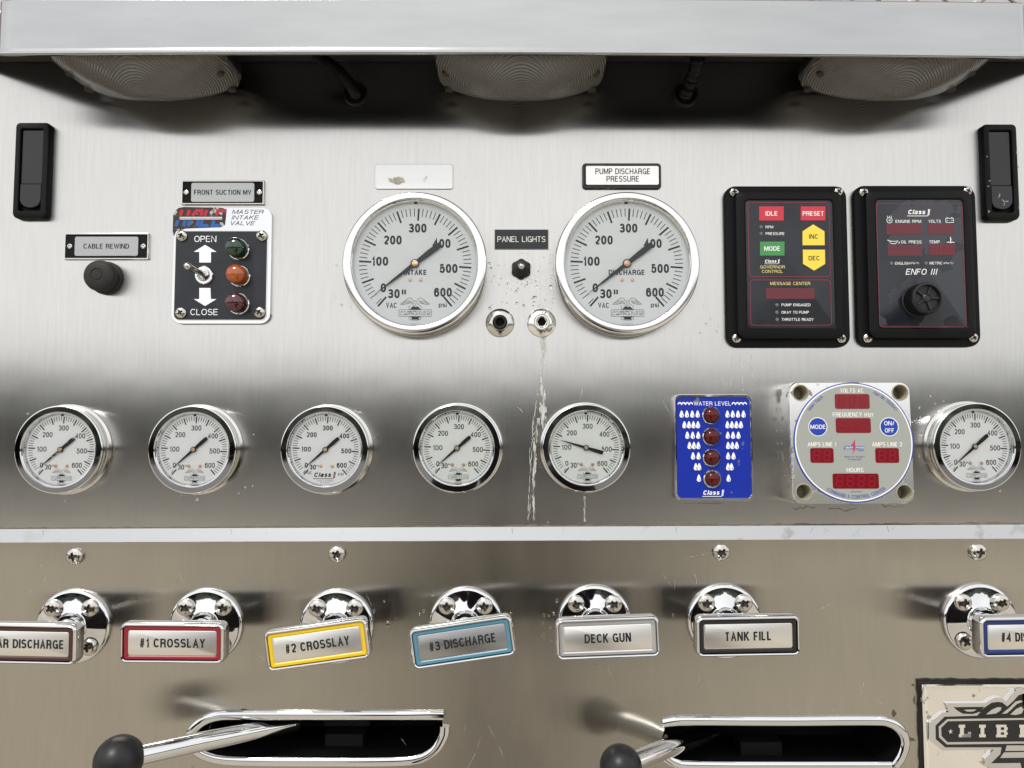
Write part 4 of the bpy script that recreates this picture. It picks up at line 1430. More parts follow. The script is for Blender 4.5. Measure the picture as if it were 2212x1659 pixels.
keycap(ccw(1729.5, 446, 1782.8, 476.2), 'red', 'PRESET', 1756.5, 461.3, 46.5, 'white')
keycap(ccw(1641.7, 522, 1694.5, 552), 'green', 'MODE', 1668, 537, 35, 'white')
keycap([(1733.7, 529.8), (1781.3, 529.8), (1780.9, 499.8), (1756.5, 484.7), (1733.5, 499.8)], 'yellow', 'INC', 1757.4, 511, 20, 'ink')
keycap([(1734.5, 570), (1758.7, 584.5), (1782.3, 570), (1781.8, 539.4), (1734.2, 539.4)], 'yellow', 'DEC', 1758.6, 557.7, 24.5, 'ink')
q = MB()
class_logo(q, *T_(1668.7, 564.5), Z1, 36 * k)
q.text('RPM', *T_(1653.8, 490.3), Z1, 6 * k, 16.5 * k, bold=.015, align='L')
q.text('PRESSURE', *T_(1653.8, 504.7), Z1, 6 * k, 41.5 * k, bold=.015, align='L')
for v_, s_, w2 in ((658.5, 'PUMP ENGAGED', 63), (674.6, 'OKAY TO PUMP', 59.5), (690, 'THROTTLE READY', 69.5)):
    q.text(s_, *T_(1688.3, v_), Z1, 6 * k, w2 * k, bold=.015, align='L')
q.text('GOVERNOR', *T_(1668.7, 576.6), Z1, 6.6 * k, 54 * k, 1, bold=.012)
q.text('CONTROL', *T_(1668.7, 586.2), Z1, 6.6 * k, 46 * k, 1, bold=.012)
q.text('MESSAGE CENTER', *T_(1707, 612.3), Z1, 7 * k, 87.5 * k, 1, bold=.012)
for (u0, v0, u1, v1) in ((1618.5, 437.5, 1790, 597.6), (1622, 604.7, 1794, 702.5)):
    (x0, y0), (x1, y1) = T_(u0, v1), T_(u1, v0)
    q.stroke([((x0 + x1) / 2 + a_, (y0 + y1) / 2 + b_) for a_, b_ in rr(x1 - x0, y1 - y0, 2.4, 4)], .34, Z1, 2, True)
q.build('lettering', ['white', 'yellow_ink', 'red_line'], face)
q = MB()
rect_px(q, 1655, 622, 1759, 645.6, Z1 + .02)
q.build('display', 'display_dim', face)
for a_, b_ in ((1644.2, 490.3), (1644.2, 504.7), (1678.3, 658.8), (1678.3, 674.8), (1678.8, 690.3)):
    q = MB()
    x, y = T_(a_, b_)
    q.lathe([(1.4, Z1), (1.25, Z1 + .25), (.6, Z1 + .4)], cx=x, cy=y, cap1=True, n=18)
    q.build('led', 'led_grey', face)

t, face = control_box('engine_monitor', 'black engine display box with a large ribbed dial knob', 1976, 575.5, 1989.8, 569, 'film_face', ((1864.5, 415.8), (2088.5, 413.6), (1873.4, 730.4), (2101, 729.7)))
q = MB()
class_logo(q, *T_(1986, 458.5), Z1, 54 * k)
q.text('ENGINE RPM', *T_(1962, 478.2), Z1, 6.6 * k, 56 * k, bold=.015)
q.text('VOLTS', *T_(2019, 478), Z1, 6.6 * k, 27 * k, bold=.015)
q.text('OIL PRESS', *T_(1968.6, 522.7), Z1, 6.6 * k, 45 * k, bold=.015)
q.text('TEMP', *T_(2018.6, 522.4), Z1, 6.6 * k, 23.5 * k, bold=.015)
q.text('ENGLISH', *T_(1949.3, 568.8), Z1, 5.8 * k, 32 * k, bold=.015)
q.text('(PSI-°F)', *T_(1976, 568.5), Z1, 4.4 * k, 18.5 * k, bold=.01)
q.text('METRIC', *T_(2022, 568.4), Z1, 5.8 * k, 28 * k, bold=.015)
q.text('(kPa-°C)', *T_(2048.6, 568.2), Z1, 4.4 * k, 21 * k, bold=.01)
q.text('ENFO', *T_(1979.6, 587), Z1, 13 * k, 44.5 * k, bold=.012, shear=.25)
q.text('III', *T_(2018, 587), Z1, 13 * k, 13.5 * k, bold=.012, shear=.25)
# little engine, oil can, battery and thermometer signs
x, y = T_(1921.4, 475)
q.stroke([(x + 2.1 * math.cos(PI * i / 8), y - .3 + 2.1 * math.sin(PI * i / 8)) for i in range(16)], .42, Z1, closed=True)
q.stroke([(x - .8, y - .3), (x + .9, y - .3)], .42, Z1)
q.stroke([(x, y - 1), (x + .9, y - .3), (x, y + .4)], .4, Z1)
for dx in (-1.3, 0, 1.3):
    q.stroke([(x + dx, y + 2), (x + dx * 1.3, y + 3.2)], .4, Z1)
x, y = T_(1930, 523)
q.stroke([(x - 3.4, y + 1.4), (x - 1.8, y - 1.2), (x + 1.6, y - 1.2), (x + 3.6, y + 1.0), (x + 1.2, y + .6), (x - 2.4, y + .8)], .42, Z1, closed=True)
q.stroke([(x - 4.6, y + 1.6), (x - 2.6, y + .9)], .6, Z1)
q.stroke([(x + 4.3, y - 1.0), (x + 4.5, y + .1)], .7, Z1)
x, y = T_(2051.3, 475.8)
q.stroke([(x - 2.9, y - 1.7), (x + 2.9, y - 1.7), (x + 2.9, y + 1.5), (x - 2.9, y + 1.5)], .4, Z1, closed=True)
for dx in (-1.8, 1.8):
    q.stroke([(x + dx, y + 1.5), (x + dx, y + 2.3)], .9, Z1)
    q.stroke([(x + dx - .5, y - .1), (x + dx + .5, y - .1)], .35, Z1)
q.stroke([(x + 1.8, y - .6), (x + 1.8, y + .4)], .35, Z1)
x, y = T_(2053.5, 521)
q.stroke([(x, y - .8), (x, y + 3.2)], .7, Z1)
q.stroke([(x, y + 1.6), (x + 1.2, y + 1.6)], .35, Z1)
q.stroke([(x - 3, y - 1.2), (x - 1.6, y - .6), (x, y - 1.3), (x + 1.6, y - .6), (x + 3, y - 1.2)], .5, Z1)
(x0, y0), (x1, y1) = T_(1900.5, 706), T_(2078, 440)
q.stroke([((x0 + x1) / 2 + a_, (y0 + y1) / 2 + b_) for a_, b_ in rr(x1 - x0, y1 - y0, 2.4, 4)], .3, Z1, 1, True)
q.build('lettering', ['white', 'red_line'], face)
for (u0, v0, u1, v1, nn, mm) in ((1914.7, 482.8, 1990.3, 506.8, 4, 0), (2005.2, 482.6, 2061, 506, 3, 0), (1918, 529, 1991.7, 552.5, 4, 0), (2007, 528, 2062.5, 551, 3, 1)):
    q = MB()
    rect_px(q, u0, v0, u1, v1, Z1 + .02)
    (x0, y0), (x1, y1) = T_(u0, v1), T_(u1, v0)
    if mm:
        seg_digits(q, x0, x1, y0, y1, nn, Z1 + .06, 1)
    q.build('display', ['display_dim', 'segment_dim' if not mm else 'segment'], face)
for a_, b_ in ((1925.8, 569), (2000.6, 568.8)):
    q = MB()
    x, y = T_(a_, b_)
    q.lathe([(1.4, Z1), (1.25, Z1 + .25), (.6, Z1 + .4)], cx=x, cy=y, cap1=True, n=18)
    q.build('led', 'led_grey', face)
# the knob
kx, ky = t.xy(2004.6, 643, 24)
q = MB()
nn = 120
rib = lambda r, z, a_=.045: [(kx + r * (1 - a_ * (i % 2)) * math.cos(2 * PI * i / nn), ky + r * (1 - a_ * (i % 2)) * math.sin(2 * PI * i / nn), z) for i in range(nn)]
q.loops([rib(12.6, 10.1, 0), rib(12.6, 11, 0), rib(12.2, 11.6), rib(12.2, 22.4), rib(11.4, 23.6, 0), rib(10.0, 24, 0), rib(9.6, 23.2, 0), rib(9.4, 21.4, 0)])
kn = q.build('knob', 'knob', t, angle=25)
q = MB()
for i in range(5):
    a_ = R(90 - 20 + 72 * i)
    p0 = (kx + 3.2 * math.cos(a_), ky + 3.2 * math.sin(a_), 21.9)
    p1 = (kx + 9.0 * math.cos(a_), ky + 9.0 * math.sin(a_), 22.3)
    q.tube([p0, p1], [.95, .8], n=10)
q.lathe([(3.4, 21.3), (3.2, 22.6), (2.2, 23.4), (1.8, 23.0)], cx=kx, cy=ky, cap1=True, n=24)
q.build('knob_spokes', 'black_gloss', kn)

# ------------------------------------------------------------------ water level lights
t = Thing('water_level_gauge', 'blue plate of white drops and four red lights in a chrome frame', 'indicator panel', 1542.5, 966.5, 6)
k = t.k(6)
f = MB()
f.rrl([(170 * k, 230 * k, 5.4, 0), (170 * k, 230 * k, 5.4, 3.6), (168 * k, 228 * k, 5, 5.4), (165 * k, 225 * k, 4.6, 6), (161 * k, 219 * k, 4, 6), (158 * k, 216 * k, 3.6, 5.2)], cap1=False)
f.build('frame', 'chrome', t)
x0, y0 = t.xy(1541.5, 967, 5)
f = MB()
f.rrl([(160 * k, 218 * k, 3.8, 4.4), (160 * k, 218 * k, 3.8, 5.1)], 0, x0, y0)
face = f.build('blue_plate', 'blue', t)
T_ = lambda u, v: t.xy(u, v, 5.2)
q = MB()
q.text('WATER LEVEL', *T_(1538.8, 871.6), 5.2, 8.6 * k, 81 * k, bold=.012)
for a_, b_ in ((1464.4, 1496.5), (1580.8, 1613)):
    q.stroke([T_(a_ + (b_ - a_) * i / 40, 871.5 + 1.9 * (abs(math.sin(PI * 4 * i / 40)) * 2 - 1) * -1) for i in range(41)], .9, 5.2)
def drop(cx, cy):
    pts = []
    for i in range(22):
        a_ = 2 * PI * i / 22
        rr_ = 4.6
        x_ = rr_ * math.sin(a_)
        y_ = -math.cos(a_) * rr_
        if y_ > 0:
            f_ = y_ / rr_
            x_ *= (1 - f_) ** .55 / max(.05, (1 - f_ ** 2) ** .5) if f_ < .999 else 0
            y_ = f_ * 11.0
        pts.append((x_, y_ - 2.0))
    ctr = T_(cx, cy)
    q.poly([(ctr[0] + a_ * k, ctr[1] + b_ * k) for a_, b_ in pts], 5.2)
    q.stroke([(ctr[0] + 1.6 * k, ctr[1] - 0.5 * k), (ctr[0] + 1.9 * k, ctr[1] - 4.6 * k)], 1.4 * k, 5.24, 1)
zx = lambda a_: 1123 + a_ / 4.13
for vv, ls, rs_ in ((895.5, (1443, 1490, 1538, 1586), (1852, 1899, 1946, 1995)), (918.6, (1468, 1509, 1549, 1589), (1852, 1892, 1932, 1972)), (941.2, (1494, 1542, 1591), (1855, 1902, 1950)), (963.4, (1514, 1553, 1592), (1858, 1896, 1935)), (986, (1545, 1594), (1858, 1906)), (1009.4, (1570, 1600), (1858, 1888)), (1034, (1597,), (1862,))):
    for a_ in ls + rs_:
        drop(zx(a_), vv)
class_logo(q, *T_(1542, 1064.6), 5.2, 50 * k)
q.build('print', ['white', 'blue_print'], face)
for uu, vv in ((1539.7, 897), (1540.2, 943.4), (1541, 989.4), (1542.4, 1035.4)):
    indicator(t, uu, vv, 5.0, 10.5, 5.5, 6.9, 'lens_red')

# ------------------------------------------------------------------ square power meter
t = Thing('power_meter', 'square pitted chrome power meter with round grey face and red displays', 'meter', 1839.5, 956, 22)
k = t.k(22)
W = 263 * k
holes = [(1730.5, 848.6), (1945.8, 847.8), (1735, 1062.6), (1952, 1064)]
hp = [t.xy(u, v, 22) for u, v in holes]
f = MB()
outl = []
for a_, b_ in rr(W, W, 7, 5):
    bul = 1 + .012 * math.cos(PI * min(1, abs(a_ if abs(b_) > abs(a_) else b_) / (W / 2)) / 2)
    outl.append((a_ * bul, b_ * bul))
f.loops([[(a_ * s_, b_ * s_, z) for a_, b_ in outl] for s_, z in ((1.0, -5), (1.0, .8), (1.0, 19.6), (.992, 21.4), (.982, 22))], cap1=False)
circ = lambda cx, cy, r, n_=32: [(cx + r * math.cos(2 * PI * i / n_), cy + r * math.sin(2 * PI * i / n_)) for i in range(n_)]
f.poly([(a_ * .982, b_ * .982) for a_, b_ in outl], 22, 0, holes=[circ(x, y, 5.7) for x, y in hp])
body = f.build('meter_body', 'chrome_worn', t)
for x, y in hp:
    q = MB()
    q.lathe([(6.3, 22.05), (6.2, 22.5), (5.6, 22.5), (5.3, 21.6), (5.2, 8), (.1, 7.6)], cx=x, cy=y, n=32)
    q.build('mounting_hole', ['ivory'], t)
T_ = lambda u, v: t.xy(u, v, 22.6)
cx, cy = T_(1844, 955.5)
kf = t.k(22.6)
q = MB()
q.lathe([(129 * kf, 22), (129 * kf, 22.5), (128 * kf, 22.7)], cx=cx, cy=cy, n=128, cap1=True)
rim = q.build('face_rim', 'blue_print', t)
q = MB()
q.lathe([(126.6 * kf, 22.72), (126.4 * kf, 22.78)], cx=cx, cy=cy, n=128, cap1=True)
q.build('face_border', 'white', t)
q = MB()
q.lathe([(123.8 * kf, 22.80), (123.6 * kf, 22.86)], cx=cx, cy=cy, n=128, cap1=True)
face = q.build('overlay', 'grey_face', t)
ZF = 22.95
q = MB()
for s_, uu, vv, ww in (('VOLTS AC', 1841, 843.6, 51), ('FREQUENCY (Hz)', 1842.7, 895.6, 87), ('AMPS LINE 1', 1775, 960, 62), ('AMPS LINE 2', 1915.8, 960, 65), ('HOURS', 1845.8, 1015.4, 36)):
    q.text(s_, *T_(uu, vv), ZF, 9.2 * kf, ww * kf, bold=.022)
for uu in (1766.7, 1920.8):
    x, y = T_(uu, 922.2)
    q.lathe([(20.6 * kf, ZF)], cx=x, cy=y, n=40, cap1=True)
q.arc_text('COMMAND & CONTROL CENTER', cx, cy, 116.5 * kf, 238.5, 302.5, ZF, 7.6 * kf, 1, .012, True)
q.arc_text('Smart Touch', cx, cy, 117.5 * kf, 144, 123, ZF, 7 * kf, 1, .006)
q.arc_text('Part No. 1500047', cx, cy, 117.5 * kf, 66, 36, ZF, 7 * kf, 1, .006)
q.text('REED CITY, MI 49677', *T_(1845.3, 987), ZF, 3.2 * kf, 43 * kf, 1, bold=.01)
q.text('231-832-5525', *T_(1845.5, 992.6), ZF, 3.2 * kf, 28 * kf, 1, bold=.01)
q.text('Pats Pend.', *T_(1848, 1062), ZF, 3.4 * kf, 22 * kf, 1)
q.poly([T_(*p_) for p_ in ((1822, 970.4), (1864.5, 970.4), (1867, 963.8), (1824.5, 963.8))], ZF, m=1)
q.poly([T_(*p_) for p_ in ((1838, 960.5), (1846.3, 960.5), (1845.5, 967), (1849.5, 967), (1840.5, 981.5), (1843.5, 971.5), (1839.5, 971.5), (1843, 964), (1838.6, 963))][::-1], ZF + .05, m=2)
q.poly([T_(*p_) for p_ in ((1846.6, 949.8), (1839, 962), (1846.5, 962))], ZF + .05, m=2)
q.text('SMART', *T_(1833.5, 967.1), ZF + .08, 4.4 * kf, 17 * kf, bold=.03, shear=.2)
q.text('POWER', *T_(1856.5, 967.1), ZF + .08, 4.4 * kf, 17.5 * kf, bold=.03, shear=.2)
q.text('SYSTEMS', *T_(1858.5, 973.2), ZF, 2.6 * kf, 14 * kf, 1, bold=.02)
q.build('lettering', ['cream', 'blue_print', 'red'], face)
for uu, l1, l2 in ((1766.7, 'MODE', None), (1920.8, 'ON/', 'OFF')):
    x, y = T_(uu, 922.2)
    q = MB()
    q.lathe([(18.8 * kf, ZF + .02), (18.4 * kf, ZF + .2)], cx=x, cy=y, n=40, cap1=True)
    kb = q.build('button', 'blue_print', t)
    q = MB()
    if l2 is None:
        q.text(l1, x, y, ZF + .28, 9 * kf, 33 * kf, bold=.025)
    else:
        q.text(l1, x, y + 7.7 * kf, ZF + .28, 9 * kf, 22 * kf, bold=.022)
        q.text(l2, x, y - 7.7 * kf, ZF + .28, 9 * kf, 20 * kf, bold=.022)
    q.build('button_lettering', 'white', kb)
for (u0, v0, u1, v1, nn) in ((1804.5, 851.2, 1878.8, 883.4, 3), (1805.8, 903.2, 1880.8, 935.5, 3), (1750, 968, 1799.6, 1000, 2), (1890.4, 968, 1940.6, 1000, 2), (1797.6, 1023, 1896.3, 1055.6, 4)):
    q = MB()
    rect_px(q, u0, v0, u1, v1, ZF + .02, 0, 1.5)
    (x0, y0), (x1, y1) = T_(u0, v1), T_(u1, v0)
    seg_digits(q, x0 + 1, x1 - 1, y0, y1, nn, ZF + .06, 1)
    q.build('display', ['display', 'segment_red'] if 'segment_red' in M else ['display', 'segment'], t)

t.o.location.z -= .0006
t.o.rotation_euler = (BASIS @ Matrix.Rotation(R(-1.7), 4, 'X')).to_euler()      # tipped up so the chrome face reflects brighter low sky

# ------------------------------------------------------------------ pull handles
def pull_handle(eu, ev, pu, pv, rot, st_, tw, inlay, label, tilt=0):
    t = Thing('pull_handle', label, 'handle', eu, ev, 6, group='chrome pull handles with name plates', base=STEP)
    RE = 78.5 * t.k(4)
    e = MB()
    e.lathe([(RE, 0), (RE + .2, 1.4), (RE - .4, 2.8), (RE - 1.6, 3.5), (RE - 2.6, 3.7), (11.6, 3.75), (10.9, 4.1), (10.5, 5.2), (10.2, 8.2), (9.7, 8.9), (8.0, 9.0)], n=96)
    e.build('escutcheon', 'chrome', t, angle=45)
    for i, (sx, sy) in enumerate(((-1, 1), (1, 1), (1, -1), (-1, -1))):
        share(SCREW, 'screw', t, (sx * 14.3, sy * 14.5, 3.75), random.uniform(0, 90), 6.2)
    FZ = 55.5
    px_, py_ = t.xy(pu, pv, FZ)
    rd = MB()
    by = py_ * .75
    rd.tube([(0, 0, 9), (px_ * .1, by * .1, 18), (px_ * .9, by * .9, FZ - 14), (px_ * .95, by, FZ - 8)], [7.6, 7.6, 7.4, 7.4], n=36)
    rd.build('rod', 'chrome', t, angle=50)
    kp = t.k(FZ)
    def lean(mb):                              # tips the plate to steer what its steel reflects
        q_ = math.tan(R(tilt))
        mb.v = [(x, y, z - (y - py_) * q_) for x, y, z in mb.v]
        return mb
    W, H = 223 * kp, 87 * kp
    g_ = MB()
    g_.rrl([(W - 5, H - 5, 3, FZ - 12), (W - 1, H - 1, 4.6, FZ - 10.5), (W, H, 5, FZ - 8), (W, H, 5, FZ - 2.6), (W - 1.2, H - 1.2, 4.4, FZ - .7), (W - 3, H - 3, 3.6, FZ), (W - 4.4, H - 4.4, 3, FZ - .35), (208 * kp, 72 * kp, 2, FZ - 1.9), (208 * kp, 72 * kp, 2, FZ - 3.2)], 0, px_, py_, True, True, 8, rot)
    for qi, f_ in enumerate(g_.f):
        if all(g_.v[i][2] < FZ - 10 for i in f_):
            g_.m[qi] = 1
    grip = lean(g_).build('grip', ['chrome', 'black_gloss'], t, angle=38)
    g_ = MB()
    g_.rrl([(207 * kp, 71 * kp, 1.8, FZ - 3.2), (207 * kp, 71 * kp, 1.8, FZ - 1.9), (204 * kp, 68 * kp, 1.6, FZ - 1.2), (194 * kp, 58 * kp, 1.4, FZ - 1.2), (189 * kp, 53 * kp, 1.2, FZ - 1.8)], 0, px_, py_, False, True, 6, rot)
    lean(g_).build('inlay', inlay, grip)['label'] = inlay.replace('in_', '') + ' coloured border'
    g_ = MB()
    g_.rrl([(188 * kp, 52 * kp, 1.4, FZ - 1.8), (188 * kp, 52 * kp, 1.4, FZ - 1.5), (187 * kp, 51 * kp, 1.3, FZ - 1.4)], 0, px_, py_, False, True, 6, rot)
    pl = lean(g_).build('label_plate', 'label_grey' if inlay == 'in_blue' else 'label_steel', grip)
    g_ = MB()
    g_.text(st_, px_, py_, FZ - 1.3, 19 * kp, tw * kp, bold=.036, rot=rot)
    lean(g_).build('lettering', 'ink', pl)['label'] = 'black words ' + st_.replace('#', 'number ')
for a_ in (
    (155.6, 1354, 50, 1392, -1.2, 'REAR DISCHARGE', 168, 'in_brown', 'pull handle with brown inlay reading REAR DISCHARGE, cut off at left', -3),
    (442.5, 1352.5, 370, 1390.5, -.5, '#1 CROSSLAY', 140, 'in_red', 'pull handle with red inlay reading #1 CROSSLAY', -3),
    (726, 1354, 684, 1394, 7.9, '#2 CROSSLAY', 138, 'in_yellow', 'tilted pull handle with yellow inlay reading #2 CROSSLAY', -1.5),
    (1006, 1349.5, 998.5, 1388.5, 8.3, '#3 DISCHARGE', 144, 'in_blue', 'tilted pull handle with light blue inlay reading #3 DISCHARGE', 0),
    (1285, 1345, 1313.5, 1379.5, 2.2, 'DECK GUN', 99, 'in_grey', 'pull handle with silver grey inlay reading DECK GUN', 0),
    (1566, 1343, 1617.5, 1375.5, 1.0, 'TANK FILL', 100, 'in_black', 'pull handle with black inlay reading TANK FILL', -3),
    (2119.5, 1342, 2232, 1377, .8, '#4 DISCHARGE', 132, 'in_navy', 'pull handle with navy inlay reading #4 DISCHARGE, cut off at right', -2)):
    pull_handle(*a_)

# ------------------------------------------------------------------ slots, their chrome edging and the levers
def smooth(pts, m_=8):
    out = []
    for i in range(len(pts) - 1):
        p0, p1, p2, p3 = (Vector(pts[max(i - 1, 0)]), Vector(pts[i]), Vector(pts[i + 1]), Vector(pts[min(i + 2, len(pts) - 1)]))
        for j in range(m_):
            s_ = j / m_
            out.append(.5 * ((2 * p1) + (p2 - p0) * s_ + (2 * p0 - 5 * p1 + 4 * p2 - p3) * s_ ** 2 + (3 * p1 - p0 - 3 * p2 + p3) * s_ ** 3))
    out.append(Vector(pts[-1]))
    return out
def slot(label, hole, u, v, trims, mech):
    t = Thing('lever_slot', label, 'slot', u, v, 0, base=STEP)
    pts = [t.xy(a_, b_, 0) for a_, b_ in hole]
    c = MB()
    c.loops([[(x, y, -2.1) for x, y in pts], [(x * 1.02, y * 1.1, -8) for x, y in pts], [(x * 1.05, y * 1.3, -75) for x, y in pts]], cap1=True)
    c.f = [list(reversed(f_)) for f_ in c.f]
    c.build('slot_cavity', 'cavity', t)
    m_ = MB()
    for (u0, v0, u1, v1, z) in mech:
        (x0, y0), (x1, y1) = t.xy(u0, v1, z), t.xy(u1, v0, z)
        m_.rrl([(abs(x1 - x0), abs(y1 - y0), 1, z - 14), (abs(x1 - x0), abs(y1 - y0), 1, z - 1), (abs(x1 - x0) - 1, abs(y1 - y0) - 1, 1, z)], 0, (x0 + x1) / 2, (y0 + y1) / 2)
    m_.build('valve_linkage', 'mechanism', t)
    for tr in trims:
        tb = MB()
        path = smooth([(*t.xy(a_, b_, 2), 1.0) for a_, b_ in tr])
        tb.tube(path, 3.7, n=24, flat=.62)
        tb.build('edge_trim', 'chrome', t, angle=60)
slot('long chrome edged slot at lower left with its lever leaning out', SLOT1, 690, 1597,
     [[(958, 1546.5), (900, 1546), (700, 1546), (520, 1546), (470, 1548), (436, 1560), (412, 1583), (410, 1606), (428, 1626), (468, 1641), (540, 1646), (700, 1647), (850, 1646), (905, 1640), (938, 1622), (957, 1592), (960, 1570)]],
     [(700, 1585, 785, 1640, -30), (700, 1545, 800, 1570, -45)])
slot('long chrome edged slot at lower right with its lever leaning out', SLOT2, 1690, 1607,
     [[(1432, 1564), (1460, 1559), (1500, 1558), (1700, 1559), (1880, 1558), (1922, 1562), (1948, 1580), (1957, 1606), (1948, 1636), (1934, 1656)],
      [(1926, 1656), (1880, 1656), (1700, 1656), (1500, 1655), (1460, 1650), (1434, 1634)]],
     [(1600, 1602, 1690, 1660, -30)])
def lever(label, ball_uv, bh, br, path, rr_):
    t = Thing('lever', label, 'lever', *path[-1][:2], 0, group='chrome levers with black ball knobs', base=0)
    bx, by = t.xy(*ball_uv, bh)
    pts = [(bx, by, bh)] + [(*t.xy(a_, b_, z), z) for a_, b_, z in path]
    r_ = MB()
    r_.tube(pts, rr_, n=36)
    r_.build('rod', 'chrome', t, angle=60)
    b = MB()
    b.ball((bx, by, bh), br, n=48)
    b.build('ball_knob', 'knob', t, angle=80)
lever('chrome lever with black ball knob in the lower left slot', (257, 1641), 59, 15.9, [(415, 1606, 32), (545, 1580, 6), (640, 1562, -22)], [6.7, 6.7, 6.5, 6.3])
lever('chrome lever with black ball knob in the lower right slot', (1341, 1656), 48, 14.6, [(1412, 1627, 24), (1478, 1603, -2), (1540, 1580, -30)], [6.8, 6.8, 6.6, 6.4])

# ------------------------------------------------------------------ badge at the lower right
t = Thing('badge_plate', 'chrome badge with raised banner reading LIBERTY, cut off at the corner', 'badge', 2214, 1700, 4, base=STEP)
ze = lambda a_, b_: (1952.6 + a_ / 7.385, 1434.2 + b_ / 7.385)
def zp(pts, z, mirror=True):
    """zoomed outline of the left half, mirrored about the badge centre"""
    out = []
    for a_, b_ in pts:
        out.append(t.xy(*ze(a_, b_), z))
    if mirror:
        c_ = t.xy(*ze(1930, 1000), z)[0]
        out = out + [(2 * c_ - x, y) for x, y in reversed(out)]
    return out
def side(pts, z):
    c_ = t.xy(*ze(1930, 1000), z)[0]
    a_ = [t.xy(*ze(*p_), z) for p_ in pts]
    return a_, [(2 * c_ - x, y) for x, y in reversed(a_)]
def orient(p_):
    ar = sum(p_[i - 1][0] * p_[i][1] - p_[i][0] * p_[i - 1][1] for i in range(len(p_)))
    return p_ if ar > 0 else p_[::-1]
gk = MB()
rq = random.Random(9)
L_, T2 = t.xy(1980, 1466, 0)
Rr = -L_
out = []
for i in range(40):
    out.append((L_ + rq.uniform(-.5, .5), T2 - 150 * (1 - i / 39)))
for i in range(40):
    out.append((L_ + (Rr - L_) * i / 39, T2 + rq.uniform(-.5, .4)))
out += [(Rr, T2 - 150)]
gk.poly(orient(out), 1.6, 1.6)
gk.build('sealant', 'gasket', t)
fx0, fy0 = t.xy(1991, 1478.5, 4)
fw, fh = -2 * fx0, 150
f = MB()
cyf = fy0 - fh / 2
f.rrl([(fw, fh, .4, 1.5), (fw, fh, .4, 4.2), (fw - 1.2, fh - 1.2, .4, 5.2), (fw - 3.4, fh - 3.4, .3, 5.2), (fw - 4.6, fh - 4.6, .3, 4.0), (fw - 7.4, fh - 7.4, .3, 3.4)], 0, 0, cyf)
f.build('badge_base', 'chrome_badge' if 'chrome_badge' in M else 'chrome_worn', t, angle=20)
e = MB()
sil = [(415, 950), (415, 1220), (630, 1390), (1450, 1372), (1300, 1520), (1300, 1640), (1380, 1640), (1380, 1900), (1930, 1980)]
top = [(1930, 395), (1800, 425), (1700, 515), (1640, 600), (1560, 545), (1480, 540), (1400, 570), (1310, 630), (668, 632), (732, 775), (625, 782)]
c_ = t.xy(*ze(1930, 1000), 6)[0]
left = [t.xy(*ze(*p_), 6) for p_ in top + sil]
full = left + [(2 * c_ - x, y) for x, y in reversed(left[1:-1])]
full = orient(full)
e.poly(full, 5.2, 1.7)
emb = e.build('banner', 'chrome', t, angle=20)
e = MB()
zz = 5.26
def both(mb, pts, z, m_=0):
    a_, b_ = side(pts, z)
    mb.poly(orient(a_), z, m=m_)
    mb.poly(orient(b_), z, m=m_)
oct_ = lambda l, s_, tp_, bt_: [(l, tp_ + s_), (l + s_, tp_), (1930, tp_), (1930, bt_), (l + s_, bt_), (l, bt_ - s_)]
both(e, [(505, 985), (650, 842), (1170, 826), (1280, 700), (1400, 620), (1500, 605), (1570, 615), (1650, 680), (1740, 600), (1830, 500), (1930, 470), (1930, 850), (1930, 1330), (660, 1332), (508, 1200)], zz)
both(e, [(790, 690), (1280, 685), (1230, 760), (1100, 800), (940, 795), (860, 750)], zz)
both(e, [(1560, 1322), (1930, 1322), (1930, 1900), (1860, 1580), (1390, 1585), (1540, 1440)], zz)
e.build('black_enamel', 'black_gloss', emb)
e = MB()
both(e, [(555, 1000), (690, 880), (1930, 862), (1930, 1270), (685, 1285), (560, 1170)], zz + .25)
both(e, [(1310, 805), (1400, 730), (1490, 690), (1555, 690), (1545, 740), (1470, 790), (1390, 800)], zz + .25)
both(e, [(1560, 795), (1680, 700), (1780, 600), (1860, 580), (1900, 600), (1800, 640), (1700, 740), (1640, 790)], zz + .25)
both(e, [(1695, 805), (1790, 720), (1870, 680), (1910, 720), (1880, 790), (1780, 815)], zz + .25)
both(e, [(955, 730), (1160, 725), (1110, 758), (1010, 760)], zz + .25)
both(e, [(1640, 1300), (1930, 1300), (1930, 1385), (1615, 1388)], zz + .25)
both(e, [(1595, 1412), (1930, 1405), (1930, 1495), (1535, 1500)], zz + .25)
e.build('chrome_line', 'chrome', emb, angle=20)
e = MB()
both(e, [(595, 1020), (705, 915), (1930, 892), (1930, 1238), (695, 1248), (600, 1150)], zz + .3)
e.build('banner_field', 'black_gloss', emb)
e = MB()
zl = zz + 1.0
def slab(x0, x1, pieces):
    for (a_, b_, c2, d_) in pieces:
        pts = [(x0 + (x1 - x0) * a_, 970 + 200 * b_), (x0 + (x1 - x0) * c2, 970 + 200 * b_), (x0 + (x1 - x0) * c2, 970 + 200 * d_), (x0 + (x1 - x0) * a_, 970 + 200 * d_)]
        e.poly(orient([t.xy(*ze(*p_), zl) for p_ in pts]), zl, .75)
slab(875, 1070, [(0, 0, .52, .24), (.1, .24, .42, .76), (0, .76, .75, 1), (.75, .6, 1, 1)])
slab(1200, 1305, [(0, 0, 1, .24), (.22, .24, .78, .76), (0, .76, 1, 1)])
slab(1468, 1655, [(0, 0, .9, .2), (.08, .2, .42, .42), (.7, .2, 1, .42), (.08, .42, .92, .6), (.08, .6, .42, .8), (.7, .6, 1, .8), (0, .8, .9, 1)])
slab(1840, 2020, [(0, 0, 1, .22), (.08, .22, .42, .42), (.08, .42, .75, .6), (.08, .6, .42, .78), (0, .78, 1, 1)])
